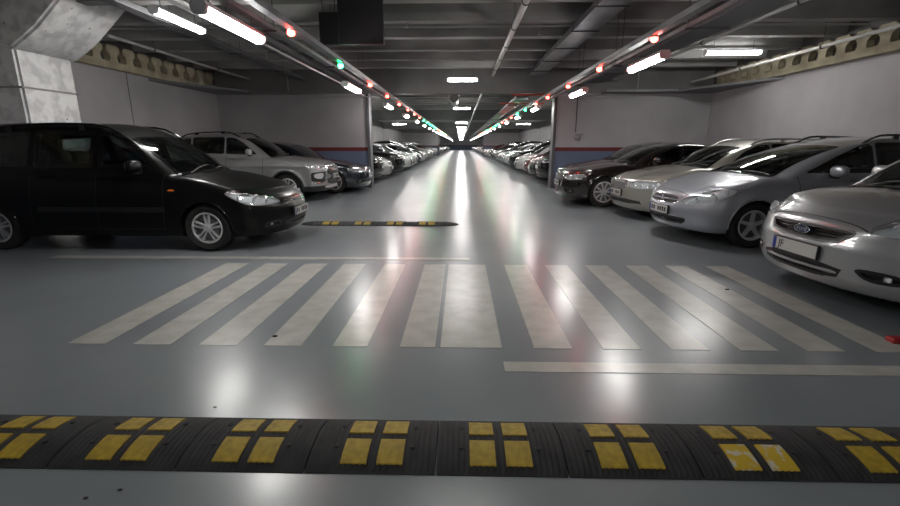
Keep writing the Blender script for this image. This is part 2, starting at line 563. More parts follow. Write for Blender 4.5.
def rim_bm(style, R):
    """alloy rim, outer face at y=0 looking to -y, rim radius R"""
    bm = bmesh.new()
    lathe_y(bm, [(R, 0.0), (R-0.012, -0.006), (R-0.024, 0.0), (R-0.03, 0.06), (R-0.03, 0.17), (R, 0.17)], 48)
    lathe_y(bm, [(0.001, -0.002), (0.028, -0.002), (0.034, 0.006), (0.06, 0.012), (0.062, 0.04), (0.001, 0.04)], 20)
    def spoke(a0, a1, w0, w1, r0=0.045, r1=None, y0=0.008, y1=0.002):
        r1 = r1 or R-0.02
        ca, sa, cb, sb = math.cos(a0), math.sin(a0), math.cos(a1), math.sin(a1)
        p0 = Vector((ca*r0, 0, sa*r0)); p1 = Vector((cb*r1, 0, sb*r1))
        t = (p1-p0).normalized(); nrm = Vector((-t.z, 0, t.x))
        vs = []
        for p, w_, y in ((p0, w0, y0), (p1, w1, y1)):
            for sgn, yy, ww in ((-1, y, 0.7), (1, y, 0.7), (1, y+0.03, 1), (-1, y+0.03, 1)):
                q = p+nrm*sgn*w_*ww/2; vs.append(bm.verts.new((q.x, yy, q.z)))
        fs = [bm.faces.new([vs[i] for i in q]) for q in ((0,1,2,3),(7,6,5,4),(0,4,5,1),(1,5,6,2),(2,6,7,3),(3,7,4,0))]
        bmesh.ops.recalc_face_normals(bm, faces=fs)
    if style == 'double5':
        for k in range(5):
            a = PI/2+2*PI*k/5
            for e in (-1, 1): spoke(a+e*0.38, a+e*0.17, 0.03, 0.026)
    elif style == 'multi10':
        for k in range(5):
            a = PI/2+2*PI*k/5
            for e in (-1, 1): spoke(a+e*0.2, a+e*0.30, 0.03, 0.034)
    elif style == 'five':
        for k in range(5): spoke(PI/2+2*PI*k/5, PI/2+2*PI*k/5, 0.06, 0.045)
    elif style == 'fork':
        for k in range(5):
            a = PI/2+2*PI*k/5
            for e in (-1, 1): spoke(a, a+e*0.26, 0.04, 0.03)
    elif style == 'cover':
        for k in range(7): spoke(PI/2+2*PI*k/7, PI/2+2*PI*k/7+0.1, 0.055, 0.07)
    return bm

WHEELS = {}
def wheel_meshes(style, R, rr, wid=0.2):
    key = (style, R, rr)
    if key in WHEELS: return WHEELS[key]
    bm = bmesh.new()
    h = wid/2
    lathe_y(bm, [(rr, -h+0.012), (rr+0.02, -h+0.002), ((R+rr)/2+0.01, -h-0.008), (R-0.022, -h+0.006), (R-0.006, -h+0.028), (R, -h+0.06), (R, -0.03), (R-0.008, -0.028), (R-0.008, -0.02), (R, -0.018),
                 (R, 0.018), (R-0.008, 0.02), (R-0.008, 0.028), (R, 0.03), (R, h-0.06), (R-0.006, h-0.028), (R-0.022, h-0.006), ((R+rr)/2, h+0.008), (rr, h-0.01)], 56)
    t = bpy.data.meshes.new('tyre'); bm.normal_update(); bm.to_mesh(t); bm.free(); t.materials.append(M_rubber)
    t.polygons.foreach_set('use_smooth', [True]*len(t.polygons)); t.set_sharp_from_angle(angle=math.radians(35))
    bm = rim_bm(style, rr); bmesh.ops.translate(bm, verts=bm.verts, vec=(0, -h+0.012, 0))
    r = bpy.data.meshes.new('rim'); bm.normal_update(); bm.to_mesh(r); bm.free(); r.materials.append(M_alloy)
    r.polygons.foreach_set('use_smooth', [True]*len(r.polygons)); r.set_sharp_from_angle(angle=math.radians(30))
    bm = bmesh.new()
    lathe_y(bm, [(0.001, 0.0), (rr*0.72, 0.0), (rr*0.72, 0.02), (0.001, 0.02)], 28)
    lathe_y(bm, [(0.001, 0.03), (rr-0.028, 0.03), (rr-0.028, 0.04), (0.001, 0.04)], 28)
    d = bpy.data.meshes.new('brake_disc'); bm.normal_update(); bm.to_mesh(d); bm.free(); d.materials.append(M_alloyd)
    WHEELS[key] = (t, r, d)
    return WHEELS[key]

def add_wheels(S, root, style, rr, wid=0.2, rims=True, inset_=0.02):
    t, r, d = wheel_meshes(style, S.R, rr, wid)
    for xw in S.xw:
        for sg in (-1, 1):
            o = bpy.data.objects.new('wheel', t); col.objects.link(o); o.parent = root
            o.location = (xw, sg*(S.hw-inset_-wid/2), S.R)
            if sg > 0: o.rotation_euler = (0, 0, PI)
            if rims:
                q = bpy.data.objects.new('rim', r); col.objects.link(q); q.parent = o; q['label'] = 'silver alloy rim'
                q = bpy.data.objects.new('brake_disc', d); col.objects.link(q); q.parent = o; q.location = (0, -wid/2+0.055, 0)

def build_body(S, cell, mats, root, lamp_polys=(), doors=None, hood=None, cladding=None):
    pad = 0.06
    zmax = float(max(S.roof.y))+0.05
    lo = (-pad, -S.hw-pad, S.zb-0.06); hi = (S.L+pad, S.hw+pad, zmax)
    # symmetric grid about y=0
    n = math.ceil(hi[1]/cell); lo = (lo[0], -(n+0.5)*cell, lo[2]); hi = (hi[0], (n+0.5)*cell, hi[2])
    P, F = surface_nets(S.full, lo, hi, cell)
    P = snap(S.full, P, 2, cell*0.4)
    c = P[F].mean(1)
    A = np.abs(c[:, 1])
    h = S.hull(c[:, 0], c[:, 1], c[:, 2])
    mi = np.zeros(len(F), int)
    inner = h < -0.012
    mi[inner] = 1
    for xw in S.xw:
        r = np.sqrt((c[:, 0]-xw)**2+(c[:, 2]-S.R)**2)
        mi[(r < S.arch+0.004) & inner] = 1
    mi[c[:, 2] < S.zb+0.012] = 1
    for poly, fx, fy, cond, k in lamp_polys:
        U = fx(c[:, 0], A, c[:, 2]); V = fy(c[:, 0], A, c[:, 2])
        q = (psd(U, V, poly) < 0.006) & (cond(c[:, 0], A, c[:, 2]) < 0) & (h < -0.004)
        mi[q] = k
    bm = bmesh.new()
    vs = [bm.verts.new(p) for p in P]
    for f, k in zip(F, mi):
        q = bm.faces.new([vs[i] for i in f]); q.material_index = int(k); q.smooth = True
    def cut(co, no, cond=None):
        fs = list(bm.faces) if cond is None else [f for f in bm.faces if cond(f.calc_center_median())]
        es = {e for f in fs for e in f.edges}; vv = {v for f in fs for v in f.verts}
        bmesh.ops.bisect_plane(bm, geom=list(vv)+list(es)+fs, plane_co=co, plane_no=no, dist=1e-5)
    if cladding:
        zc, k = cladding
        cut((0, 0, zc), (0, 0, 1))
        for f in bm.faces:
            if f.calc_center_median().z < zc and f.material_index == 0: f.material_index = k
    groups = []
    if doors:
        zlo, zhi, xs = doors
        cut((0, 0, zlo), (0, 0, 1)); cut((0, 0, zhi), (0, 0, 1), lambda c: abs(c.y) > 0.3)
        for x in xs: cut((x, 0, 0.6), (1, 0, 0.06), lambda c: abs(c.y) > 0.35 and abs(c.x-x) < 0.25)
        for i in range(len(xs)-1):
            for sg in (-1, 1):
                def test(c, i=i, sg=sg):
                    xx = c.x+0.06*(c.z-0.6)
                    return xs[i] < xx < xs[i+1] and zlo < c.z < zhi and sg*c.y > 0.42
                groups.append(('front_door' if i == 0 else 'rear_door', test))
    if hood:
        x0, x1, y0, y1 = hood      # leading edge x, cowl x, half widths at both
        cut((x0, 0, 0), (1, 0, 0), lambda c: abs(c.x-x0) < 0.1 and c.z > 0.5)
        cut((x1, 0, 0), (1, 0, 0), lambda c: abs(c.x-x1) < 0.1 and c.z > 0.5)
        for sg in (-1, 1):
            t = Vector((x1-x0, sg*(y1-y0), 0)); nn = Vector((-t.y, t.x, 0))
            cut((x0, sg*y0, 0), tuple(nn), lambda c: c.x < x1+0.1 and c.z > 0.55 and sg*c.y > 0)
        def test(c):
            yy = y0+(y1-y0)*(c.x-x0)/(x1-x0)
            return x0 < c.x < x1 and abs(c.y) < yy and c.z > 0.6*float(S.top(c.x))+0.1 and float(S.hull(c.x, c.y, c.z)) > -0.02
        groups.append(('hood', test))
    names = ['body']+[g[0] for g in groups]
    assign = {}
    for f in bm.faces:
        ct = f.calc_center_median(); k = 0
        for gi, (_, test) in enumerate(groups):
            if test(ct): k = gi+1; break
        assign[f.index if False else f] = k
    bm.verts.index_update()
    VV = np.array([v.co[:] for v in bm.verts])
    g = grad(S.full, VV, 0.006); ln = np.linalg.norm(g, axis=1, keepdims=True); g = g/np.maximum(ln, 1e-6)
    buckets = {}
    for f, k in assign.items(): buckets.setdefault(k, []).append(([v.index for v in f.verts], f.material_index))
    bm.free()
    out = []
    for k, fl in sorted(buckets.items()):
        used = sorted({i for f, _ in fl for i in f}); mp = {v: i for i, v in enumerate(used)}
        me = bpy.data.meshes.new(names[k])
        me.from_pydata([tuple(VV[i]) for i in used], [], [[mp[i] for i in f] for f, _ in fl])
        for m in mats: me.materials.append(m)
        me.polygons.foreach_set('material_index', [q for _, q in fl])
        me.polygons.foreach_set('use_smooth', [True]*len(fl))
        try: me.normals_split_custom_set_from_vertices([tuple(g[i]) for i in used])
        except Exception: pass
        o = bpy.data.objects.new(names[k], me); col.objects.link(o); o.parent = root
        out.append(o)
    return out
def side_fx(X, A, Z): return X
def side_fy(X, A, Z): return Z

def make_car(spec, name='car', near=True):
    S = CarShape(**spec['shape'])
    root = empty(name)
    P = spec['paint']
    body_mats = [P, M_black, M_housing, M_gloss]
    cell = spec.get('cell', 0.022 if near else 0.04)
    wins = spec['windows']           # polygons in (x, z)
    ws = spec['windshield']          # (x0, z0, x1, z1, y0, y1) foot and head, half widths
    x0, z0, x1, z1, yw0, yw1 = ws
    ang = math.atan2(z1-z0, x1-x0); ca, sa = math.cos(ang), math.sin(ang)
    wdir = (sa, 0, -ca)
    v = lambda x, z: x*ca+z*sa
    mid = S.L*0.5
    wspoly = [(-yw0, v(x0, z0)), (yw0, v(x0, z0)), (yw1, v(x1, z1)), (-yw1, v(x1, z1))]
    lamps = []; rings = []
    if near:
        S.cavity = (x0+0.12, S.L-0.35, 0.42)
        for w_ in wins:
            S.openings.append((inset(w_, 0.036), side_fx, side_fy, lambda X, A, Z: 0.42-A, 0.12))
        S.openings.append((inset(wspoly, 0.045), lambda X, A, Z: A+0*X, lambda X, A, Z: X*ca+Z*sa, lambda X, A, Z: np.maximum(X-mid, S.top(X)-0.03-Z), 0.14))
        for fe in spec.get('lamps', []) + spec.get('fogs', []):
            d, e1, e2 = frame_of(fe['d']); poly = chaikin(to2d(fe['pts'], fe['d']), 2)
            fx = lambda X, A, Z, e=e1: X*e.x+A*e.y+Z*e.z
            fy = lambda X, A, Z, e=e2: X*e.x+A*e.y+Z*e.z
            cond = lambda X, A, Z: X-1.15
            S.recesses.append((inset(poly, 0.016), fx, fy, cond, fe.get('depth', 0.045)))
            lamps.append((poly, fx, fy, cond, 2 if fe in spec.get('lamps', []) else 1))
        for fe in spec.get('intakes', []):
            d, e1, e2 = frame_of((1, 0, 0)); poly = chaikin(to2d(fe['pts'], (1, 0, 0)), fe.get('round', 1))
            poly = [(abs(a) if False else a, b) for a, b in poly]
            fx = lambda X, A, Z: A+0*X
            fy = lambda X, A, Z: Z+0*X
            cond = lambda X, A, Z: X-0.9
            S.recesses.append((inset(poly, 0.02), fx, fy, cond, fe.get('depth', 0.05)))
            rings.append(fe['pts'])
            lamps.append((poly, fx, fy, cond, 1))
    build_body(S, cell, body_mats, root, lamps, spec.get('doors') if near else None, spec.get('hood') if near else None, spec.get('cladding'))
    G = M_glass if near else M_gloss
    for w_ in wins:
        for sg in (False, True):
            pts = [(x, S.hw-0.1, z) for x, z in w_]
            patch(S, 'side_window', pts, (0, -1, 0), G, root, off=0.003, thick=0.006, rnd_=0.05, frit=0.05 if near else 0.0, m2=M_frit if near else None, flip=sg, step=0.05 if near else 0.12)
    pts = [(x0, -yw0, z0), (x0-0.07, 0, z0+0.0), (x0, yw0, z0), (x1, yw1, z1), (x1-0.02, 0, z1+0.01), (x1, -yw1, z1)]
    patch(S, 'windshield', pts, wdir, M_shield if near else M_gloss, root, off=0.003, thick=0.007, rnd_=0.06, frit=0.05 if near else 0.0, m2=M_frit if near else None, step=0.05 if near else 0.12)
    if spec.get('rearglass'):
        a, b, c, d_, ya, yb = spec['rearglass']
        an = math.atan2(b-d_, c-a)
        patch(S, 'rear_window', [(a, -ya, b), (a, ya, b), (c, yb, d_), (c, -yb, d_)], (-math.sin(an), 0, -math.cos(an)), M_gloss, root, off=0.003, rnd_=1, step=0.1)
    for fe in spec.get('lamps', []):
        for sg in (False, True):
            L = patch(S, 'headlight', fe['pts'], fe['d'], M_lens if near else M_reflector, root, off=0.002, thick=0.004, rnd_=2, step=0.03 if near else 0.08, flip=sg, frit=0.014 if near else 0.0, m2=M_bezel if near else None)
            if near:
                patch(S, 'lamp_bowl', fe['pts'], fe['d'], M_housing, L, off=-0.012, thick=0.006, rnd_=2, step=0.04, flip=sg)
                d = Vector(fe['d']).normalized()
                for (px, py, pz, r) in fe.get('bulbs', []):
                    bm = bmesh.new()
                    # bowl shaped reflector with a bulb dot
                    prof = [(0.001, 0.030), (r*0.5, 0.026), (r*0.85, 0.012), (r, 0.0), (r+0.004, 0.002), (r+0.002, 0.016), (0.001, 0.036)]
                    lathe_y(bm, [(a, b) for a, b in prof], 20)
                    lathe_y(bm, [(0.001, -0.004), (0.008, 0.0), (0.012, 0.012), (0.001, 0.03)], 10)
                    o = obj('lamp_reflector', bm, M_reflector, L, smooth=True)
                    P0 = cast(S, to2d([(px, py, pz)], fe['d']), fe['d'], Vector((px, py, pz)).dot(d))[0]
                    q = Vector(P0)+d*0.002
                    o.location = (q.x, q.y*(-1 if sg else 1), q.z)
                    o.rotation_euler = (0, 0, -PI/2 if not sg else -PI/2)
    for fe in spec.get('fogs', []):
        if not near: continue
        for sg in (False, True):
            px, py, pz = fe['lamp']
            patch(S, 'fog_surround', fe['pts'], fe['d'], M_black, root, off=0.004, thick=0.012, rnd_=2, step=0.03, frit=0.024, ring=True, flip=sg)
            bm = bmesh.new(); lathe_y(bm, [(0.001, -0.005), (0.03, 0.0), (0.036, 0.008), (0.001, 0.02)], 16)
            P0 = cast(S, to2d([(px, py, pz)], fe['d']), fe['d'], px)[0]
            o = obj('fog_light', bm, M_reflector, root, smooth=True, loc=(P0[0]+0.018, P0[1]*(-1 if sg else 1), P0[2]))
            o.rotation_euler = (0, 0, -PI/2)
    for rp in rings:
        patch(S, 'intake_surround', rp, (1, 0, 0), M_black, root, off=0.004, thick=0.012, rnd_=1, step=0.04, frit=0.03, ring=True)
    # grille
    for gi, g in enumerate(spec.get('grilles', [])):
        base = patch(S, g.get('name', 'grille'), g['pts'], (1, 0, 0), g.get('mat', M_black), root, off=g.get('off', -0.022), thick=0.01, rnd_=g.get('round', 1), step=0.05 if near else 0.1)
        if near or gi == 0:
            if g.get('rim'):
                bm = bmesh.new(); poly = chaikin([(0, p[1], p[2]) for p in g['pts']], g.get('round', 1)) ; poly.append(poly[0])
                bar_bm(bm, S, [tuple(p) for p in poly], (1, 0, 0), g['rim'], 0.0)
                obj('grille_frame', bm, g.get('rimmat', M_chrome), base, smooth=True)
            if near:
                ys = [p[1] for p in g['pts']]; zs = [p[2] for p in g['pts']]
                pl = [(p[1], p[2]) for p in g['pts']]
                for zz in g.get('bars', []):
                    # find y extent on this height
                    hit = []
                    for i in range(len(pl)):
                        a, b = pl[i-1], pl[i]
                        if (a[1]-zz)*(b[1]-zz) < 0: hit.append(a[0]+(b[0]-a[0])*(zz-a[1])/(b[1]-a[1]))
                    if len(hit) < 2: continue
                    bm = bmesh.new(); bar_bm(bm, S, [(0, min(hit), zz), (0, max(hit), zz)], (1, 0, 0), g.get('barr', 0.007), -0.006)
                    obj('grille_bar', bm, g.get('barmat', M_gloss), base, smooth=True)
                if g.get('mesh'):
                    bm = bmesh.new(); yy = min(ys)+0.03
                    while yy < max(ys)-0.02:
                        hit = []
                        for i in range(len(pl)):
                            a, b = pl[i-1], pl[i]
                            if (a[0]-yy)*(b[0]-yy) < 0: hit.append(a[1]+(b[1]-a[1])*(yy-a[0])/(b[0]-a[0]))
                        if len(hit) >= 2: bar_bm(bm, S, [(0, yy, min(hit)), (0, yy, max(hit))], (1, 0, 0), 0.0025, -0.012, n=4)
                        yy += g['mesh']
                    obj('grille_mesh', bm, M_gloss, base)
    # plate
    if spec.get('plate'):
        zc, yaw = spec['plate'][:2]
        xf = float(cast(S, to2d([(0, 0.20, zc)], (1, 0, 0)), (1, 0, 0), 0.2)[0][0])
        xp = min(float(cast(S, to2d([(0, 0.0, zc)], (1, 0, 0)), (1, 0, 0), 0.2)[0][0]), xf)-0.022
        pr = empty('license_plate') if False else None
        bm = bmesh.new(); box(bm, xp+0.004, xp+0.03, -0.27, 0.27, zc-0.065, zc+0.065, 0, 0.005)
        hold = obj('plate_holder', bm, M_black, root)
        bm = bmesh.new(); box(bm, xp, xp+0.005, -0.26, 0.26, zc-0.055, zc+0.055)
        pl_ = obj('license_plate', bm, M_plate, hold)
        bm = bmesh.new(); box(bm, xp-0.001, xp+0.001, 0.216 if True else -0.26, 0.258, zc-0.053, zc+0.053)
        obj('plate_band', bm, M_plateblue, pl_)
        if near and len(spec['plate']) > 2 and spec['plate'][2]:
            me = text_mesh(spec['plate'][2], 0.10); me.materials.append(M_ink)
            o = link('lettering', me, None, pl_)
            o.rotation_euler = (PI/2, 0, -PI/2); o.location = (xp-0.0015, spec['plate'][3], zc)
        elif near:
            bm = bmesh.new(); r_ = random.Random(len(name)+int(zc*1000)); yy = 0.18
            for k in range(7):
                if k != 2: box(bm, xp-0.001, xp+0.001, yy-0.022-r_.random()*0.01, yy+0.018, zc-0.032, zc+0.034-r_.random()*0.008)
                yy -= 0.062
            obj('worn_characters', bm, M_ink, pl_)
    # seams
    if near:
        bm = bmesh.new()
        if spec.get('doors'):
            zlo, zhi, xs = spec['doors']
            for sg in (False, True):
                for x in xs:
                    zt = float(S.top(x))-0.02
                    ribbon_bm(bm, S, [(x-0.06*(zlo-0.6), S.hw, zlo), (x-0.06*(zt-0.6), S.hw, zt)], (0, -1, 0), 0.008, flip=sg)
                ribbon_bm(bm, S, [(xs[0]+0.018, S.hw, zlo), (xs[-1]+0.0, S.hw, zlo)], (0, -1, 0), 0.008, flip=sg)
        if spec.get('hood'):
            a, b, ya, yb = spec['hood']
            for sg in (False, True):
                ribbon_bm(bm, S, [(a, ya, 0.8), (b, yb, 1.0)], (0, 0, -1), 0.008, flip=sg)
            ribbon_bm(bm, S, [(a, -ya, 0.8), (a, ya, 0.8)], (0.0, 0, -1), 0.008)
        if len(bm.verts): obj('panel_gap', bm, M_black, root)
        else: bm.free()
        # handles
        for x, z in spec.get('handles', []):
            for sg in (False, True):
                bm = bmesh.new(); bar_bm(bm, S, [(x-0.09, S.hw, z), (x+0.09, S.hw, z)], (0, -1, 0), 0.013, 0.016, flip=sg, n=8)
                obj('door_handle', bm, spec.get('handlemat', P), root, smooth=True)
    # side moulding
    if near and spec.get('moulding'):
        z, xa, xb = spec['moulding']
        for sg in (False, True):
            patch(S, 'side_moulding', [(xa, S.hw, z-0.03), (xb, S.hw, z-0.03), (xb, S.hw, z+0.03), (xa, S.hw, z+0.03)], (0, -1, 0), spec.get('mouldmat', M_black), root, off=0.012, thick=0.02, rnd_=0, step=0.1, flip=sg)
    if near and spec.get('marker'):
        x, z = spec['marker']
        for sg in (False, True):
            patch(S, 'side_marker', [(x-0.04, S.hw, z-0.014), (x+0.04, S.hw, z-0.014), (x+0.05, S.hw, z+0.004), (x-0.02, S.hw, z+0.014)], (0, -1, 0), M_orange, root, off=0.008, thick=0.014, rnd_=1, step=0.05, flip=sg, label='orange side marker lens')
    if near:
        for sg in (False, True):
            for xw in S.xw:
                bm = bmesh.new(); pts = []
                for k in range(25):
                    a = math.radians(-28+236*k/24); x, z = xw+S.arch*math.cos(a), S.R+S.arch*math.sin(a)
                    if z > S.zb+0.035: pts.append((x, S.hw, z))
                bar_bm(bm, S, pts, (0, -1, 0), 0.028 if spec.get('cladding') else 0.013, -0.006, flip=sg, n=8)
                obj('wheel_arch', bm, M_black if spec.get('cladding') else P, root, smooth=True)
    # roof rails
    if spec.get('rails'):
        xa, xb, yy, hgt, mrail = spec['rails']
        for sg in (-1, 1):
            bm = bmesh.new(); n = 14; pts = []
            for i in range(n+1):
                x = xa+(xb-xa)*i/n
                z = cast(S, to2d([(x, yy, 1.4)], (0, 0, -1)), (0, 0, -1), -1.4)[0][2]
                e = min(1, min(i, n-i)/1.6)
                pts.append((x, sg*yy, z-0.01+hgt*e))
            tube(bm, pts, 0.014, 8)
            for i in (4, 10) if near else ():
                p = pts[i]; box(bm, p[0]-0.04, p[0]+0.04, p[1]-0.012, p[1]+0.012, p[2]-hgt-0.005, p[2]-0.005)
            obj('roof_rail', bm, mrail, root, smooth=True)
    # mirrors
    mx, mz = spec.get('mirror', (x0+0.45, z0+0.06))
    my = float(abs(cast(S, to2d([(mx+0.05, S.hw, mz-0.07)], (0, -1, 0)), (0, -1, 0), -S.hw+0.1)[0][1]))
    ms = bpy.data.meshes.new('mirror') if False else None
    for sg in (-1, 1):
        bm = bmesh.new()
        bmesh.ops.create_uvsphere(bm, u_segments=20 if near else 10, v_segments=12 if near else 6, radius=1)
        for v_ in bm.verts:
            p = v_.co; p.x = math.copysign(abs(p.x)**0.7, p.x); p.y = math.copysign(abs(p.y)**0.75, p.y); p.z = math.copysign(abs(p.z)**0.75, p.z)
            x = p.x*0.075 if p.x < 0 else p.x*0.035
            v_.co = Vector((mx+x, sg*(my+0.115+p.y*0.115), mz+p.z*0.075))
        mo = obj('mirror', bm, spec.get('mirrormat', P), root, smooth=True)
        if near:
            bm = bmesh.new(); box(bm, mx-0.03, mx+0.035, sg*(my+0.02)-0.08, sg*(my+0.02)+0.08, mz-0.10, mz-0.04, 0, 0.015)
            obj('mirror_foot', bm, M_black, mo)
            bm = bmesh.new(); box(bm, mx+0.034, mx+0.038, sg*(my+0.115)-0.09, sg*(my+0.115)+0.09, mz-0.045, mz+0.045, 0, 0.0)
            obj('mirror_glass', bm, M_chrome, mo)
    add_wheels(S, root, spec.get('rim', 'five'), spec.get('rr', 0.205), rims=True)
    # interior
    if near:
        xd = x0+0.30; zd = z0-0.02
        bm = bmesh.new(); box(bm, x0+0.16, xd+0.45, -S.hw+0.19, S.hw-0.19, 0.5, zd-0.03, 0, 0.05)
        obj('dashboard', bm, M_black, root)
        bm = bmesh.new()
        cx, cy, cz = xd+0.52, -0.36, zd-0.0
        pts = []
        for k in range(25):
            a = 2*PI*k/24; pts.append((cx+0.10*math.sin(a)*0.9, cy+0.185*math.cos(a), cz+0.165*math.sin(a)))
        tube(bm, pts, 0.014, 8, caps=False)
        tube(bm, [(cx, cy-0.17, cz), (cx-0.02, cy, cz-0.01), (cx, cy+0.17, cz)], 0.022, 8)
        tube(bm, [(cx-0.02, cy, cz), (cx-0.07, cy, cz-0.15)], 0.025, 8)
        obj('steering_wheel', bm, M_black, root, smooth=True)
        for (sx, ys) in ((xd+1.05, (-0.37, 0.37)), (xd+1.95, (-0.42, 0.0, 0.42))):
            if sx+0.3 > S.L-0.5: continue
            for yy in ys:
                wdt = 0.24 if len(ys) == 2 else 0.20
                bm = bmesh.new()
                box(bm, sx-0.45, sx+0.1, yy-wdt, yy+wdt, 0.46, 0.6, 0, 0.05)
                vs = box(bm, sx, sx+0.13, yy-wdt, yy+wdt, 0.5, zd+0.10, 0, 0.05)
                for v_ in bm.verts:
                    if v_.co.z > 0.62: v_.co.x += (v_.co.z-0.6)*0.35
                hx = sx+(zd+0.12-0.6)*0.35
                box(bm, hx+0.02, hx+0.11, yy-0.12, yy+0.12, zd+0.13, zd+0.13+0.17, 0, 0.035)
                tube(bm, [(hx+0.05, yy-0.05, zd+0.05), (hx+0.06, yy-0.05, zd+0.16)], 0.007, 6)
                tube(bm, [(hx+0.05, yy+0.05, zd+0.05), (hx+0.06, yy+0.05, zd+0.16)], 0.007, 6)
                obj('seat', bm, M_cloth, root, smooth=True)
        # wipers
        for (ya, yb) in ((-0.05, -0.60), (0.52, -0.02)):
            bm = bmesh.new()
            pts = [(x0+0.0, ya, z0-0.0), (x0+0.07, (ya+yb)/2, z0+0.03), (x0+0.10, yb, z0+0.045)]
            bar_bm(bm, S, pts, wdir, 0.008, 0.016)
            obj('wiper', bm, M_black, root)
        if spec.get('antenna'):
            x, y = spec['antenna']; z = cast(S, to2d([(x, y, 1.4)], (0, 0, -1)), (0, 0, -1), -1.4)[0][2]
            bm = bmesh.new(); tube(bm, [(x, y, z-0.005), (x+0.02, y, z+0.03), (x+0.22, y, z+0.20)], 0.006, 6, rs=[0.014, 0.006, 0.003])
            obj('antenna', bm, M_black, root)
    if spec.get('badge'): spec['badge'](S, root)
    for ex in spec.get('extra', []): ex(S, root, near)
    root['_L'] = S.L
    return root, S

def badge_at(S, z, y=0.0):
    q = cast(S, to2d([(0, y, z)], (1, 0, 0)), (1, 0, 0), 0.2)[0]
    return q

def torus(bm, c, R, r, axis='x', n=20, sy=1.0, sz=1.0):
    pts = [(c[0], c[1]+R*sy*math.cos(2*PI*k/n), c[2]+R*sz*math.sin(2*PI*k/n)) for k in range(n)]
    pts.append(pts[0]); tube(bm, pts, r, 6, caps=False)

def oval_badge(z):
    def f(S, root):
        q = badge_at(S, z); x = q[0]-0.012
        bm = bmesh.new(); torus(bm, (x, 0, z), 1.0, 0.006, n=28, sy=0.085, sz=0.036)
        b = obj('badge', bm, M_chrome, root, smooth=True)
        bm = bmesh.new(); prism(bm, [(0.083*math.cos(2*PI*k/28), z+0.034*math.sin(2*PI*k/28)) for k in range(28)], 0, x, x+0.03)
        obj('badge_field', bm, mat('badge_blue', (0.03, 0.04, 0.09), 0.25), b)
        me = text_mesh('Ford', 0.062, 0.001); me.materials.append(M_chrome)
        for v_ in me.vertices: v_.co.x += v_.co.y*0.25
        o = link('lettering', me, None, b); o.rotation_euler = (PI/2, 0, -PI/2); o.location = (x-0.002, 0, z)
        # slant like handwriting
    return f
def ring_badge(z, k4=False, sc_=1.0):
    def f(S, root):
        x = badge_at(S, z)[0]-0.012; bm = bmesh.new()
        if k4:
            for k in range(4): torus(bm, (x, (k-1.5)*0.062, z), 0.042, 0.005)
        else:
            torus(bm, (x, 0, z), 0.05*sc_, 0.006)
            tube(bm, [(x, -0.03, z+0.03), (x, -0.012, z-0.035), (x, 0, z), (x, 0.012, z-0.035), (x, 0.03, z+0.03)], 0.005, 6)
        obj('badge', bm, M_chrome, root, smooth=True)
    return f
def lion_badge(z):
    def f(S, root):
        x = badge_at(S, z)[0]-0.004
        pl = [(0.03,0.045),(0.012,0.06),(-0.012,0.055),(-0.02,0.038),(-0.04,0.042),(-0.028,0.025),(-0.045,0.012),(-0.025,0.008),(-0.035,-0.02),(-0.018,-0.018),(-0.03,-0.055),(-0.012,-0.055),(0.0,-0.022),(0.02,-0.055),(0.034,-0.05),(0.022,-0.012),(0.04,0.01),(0.02,0.022)]
        bm = bmesh.new(); prism(bm, [(a*0.95, z+b) for a, b in pl], 0, x-0.01, x+0.004)
        obj('badge', bm, M_chrome, root)
    return f
def diamond_badge(z):
    def f(S, root):
        x = badge_at(S, z)[0]-0.014; bm = bmesh.new()
        for a in (90, 210, 330):
            r = math.radians(a); u = Vector((math.cos(r), math.sin(r))); v_ = Vector((-u.y, u.x))
            q = [Vector((0, 0)), u*0.032+v_*0.018, u*0.064, u*0.032-v_*0.018]
            prism(bm, [(p.x, z-0.01+p.y) for p in q], 0, x, x+0.01)
        obj('badge', bm, M_chrome, root)
    return f

SIDE = [(0.15, -0.075), (0.30, -0.022), (0.5, 0.0), (0.7, -0.004), (0.9, -0.035), (1.05, -0.075)]

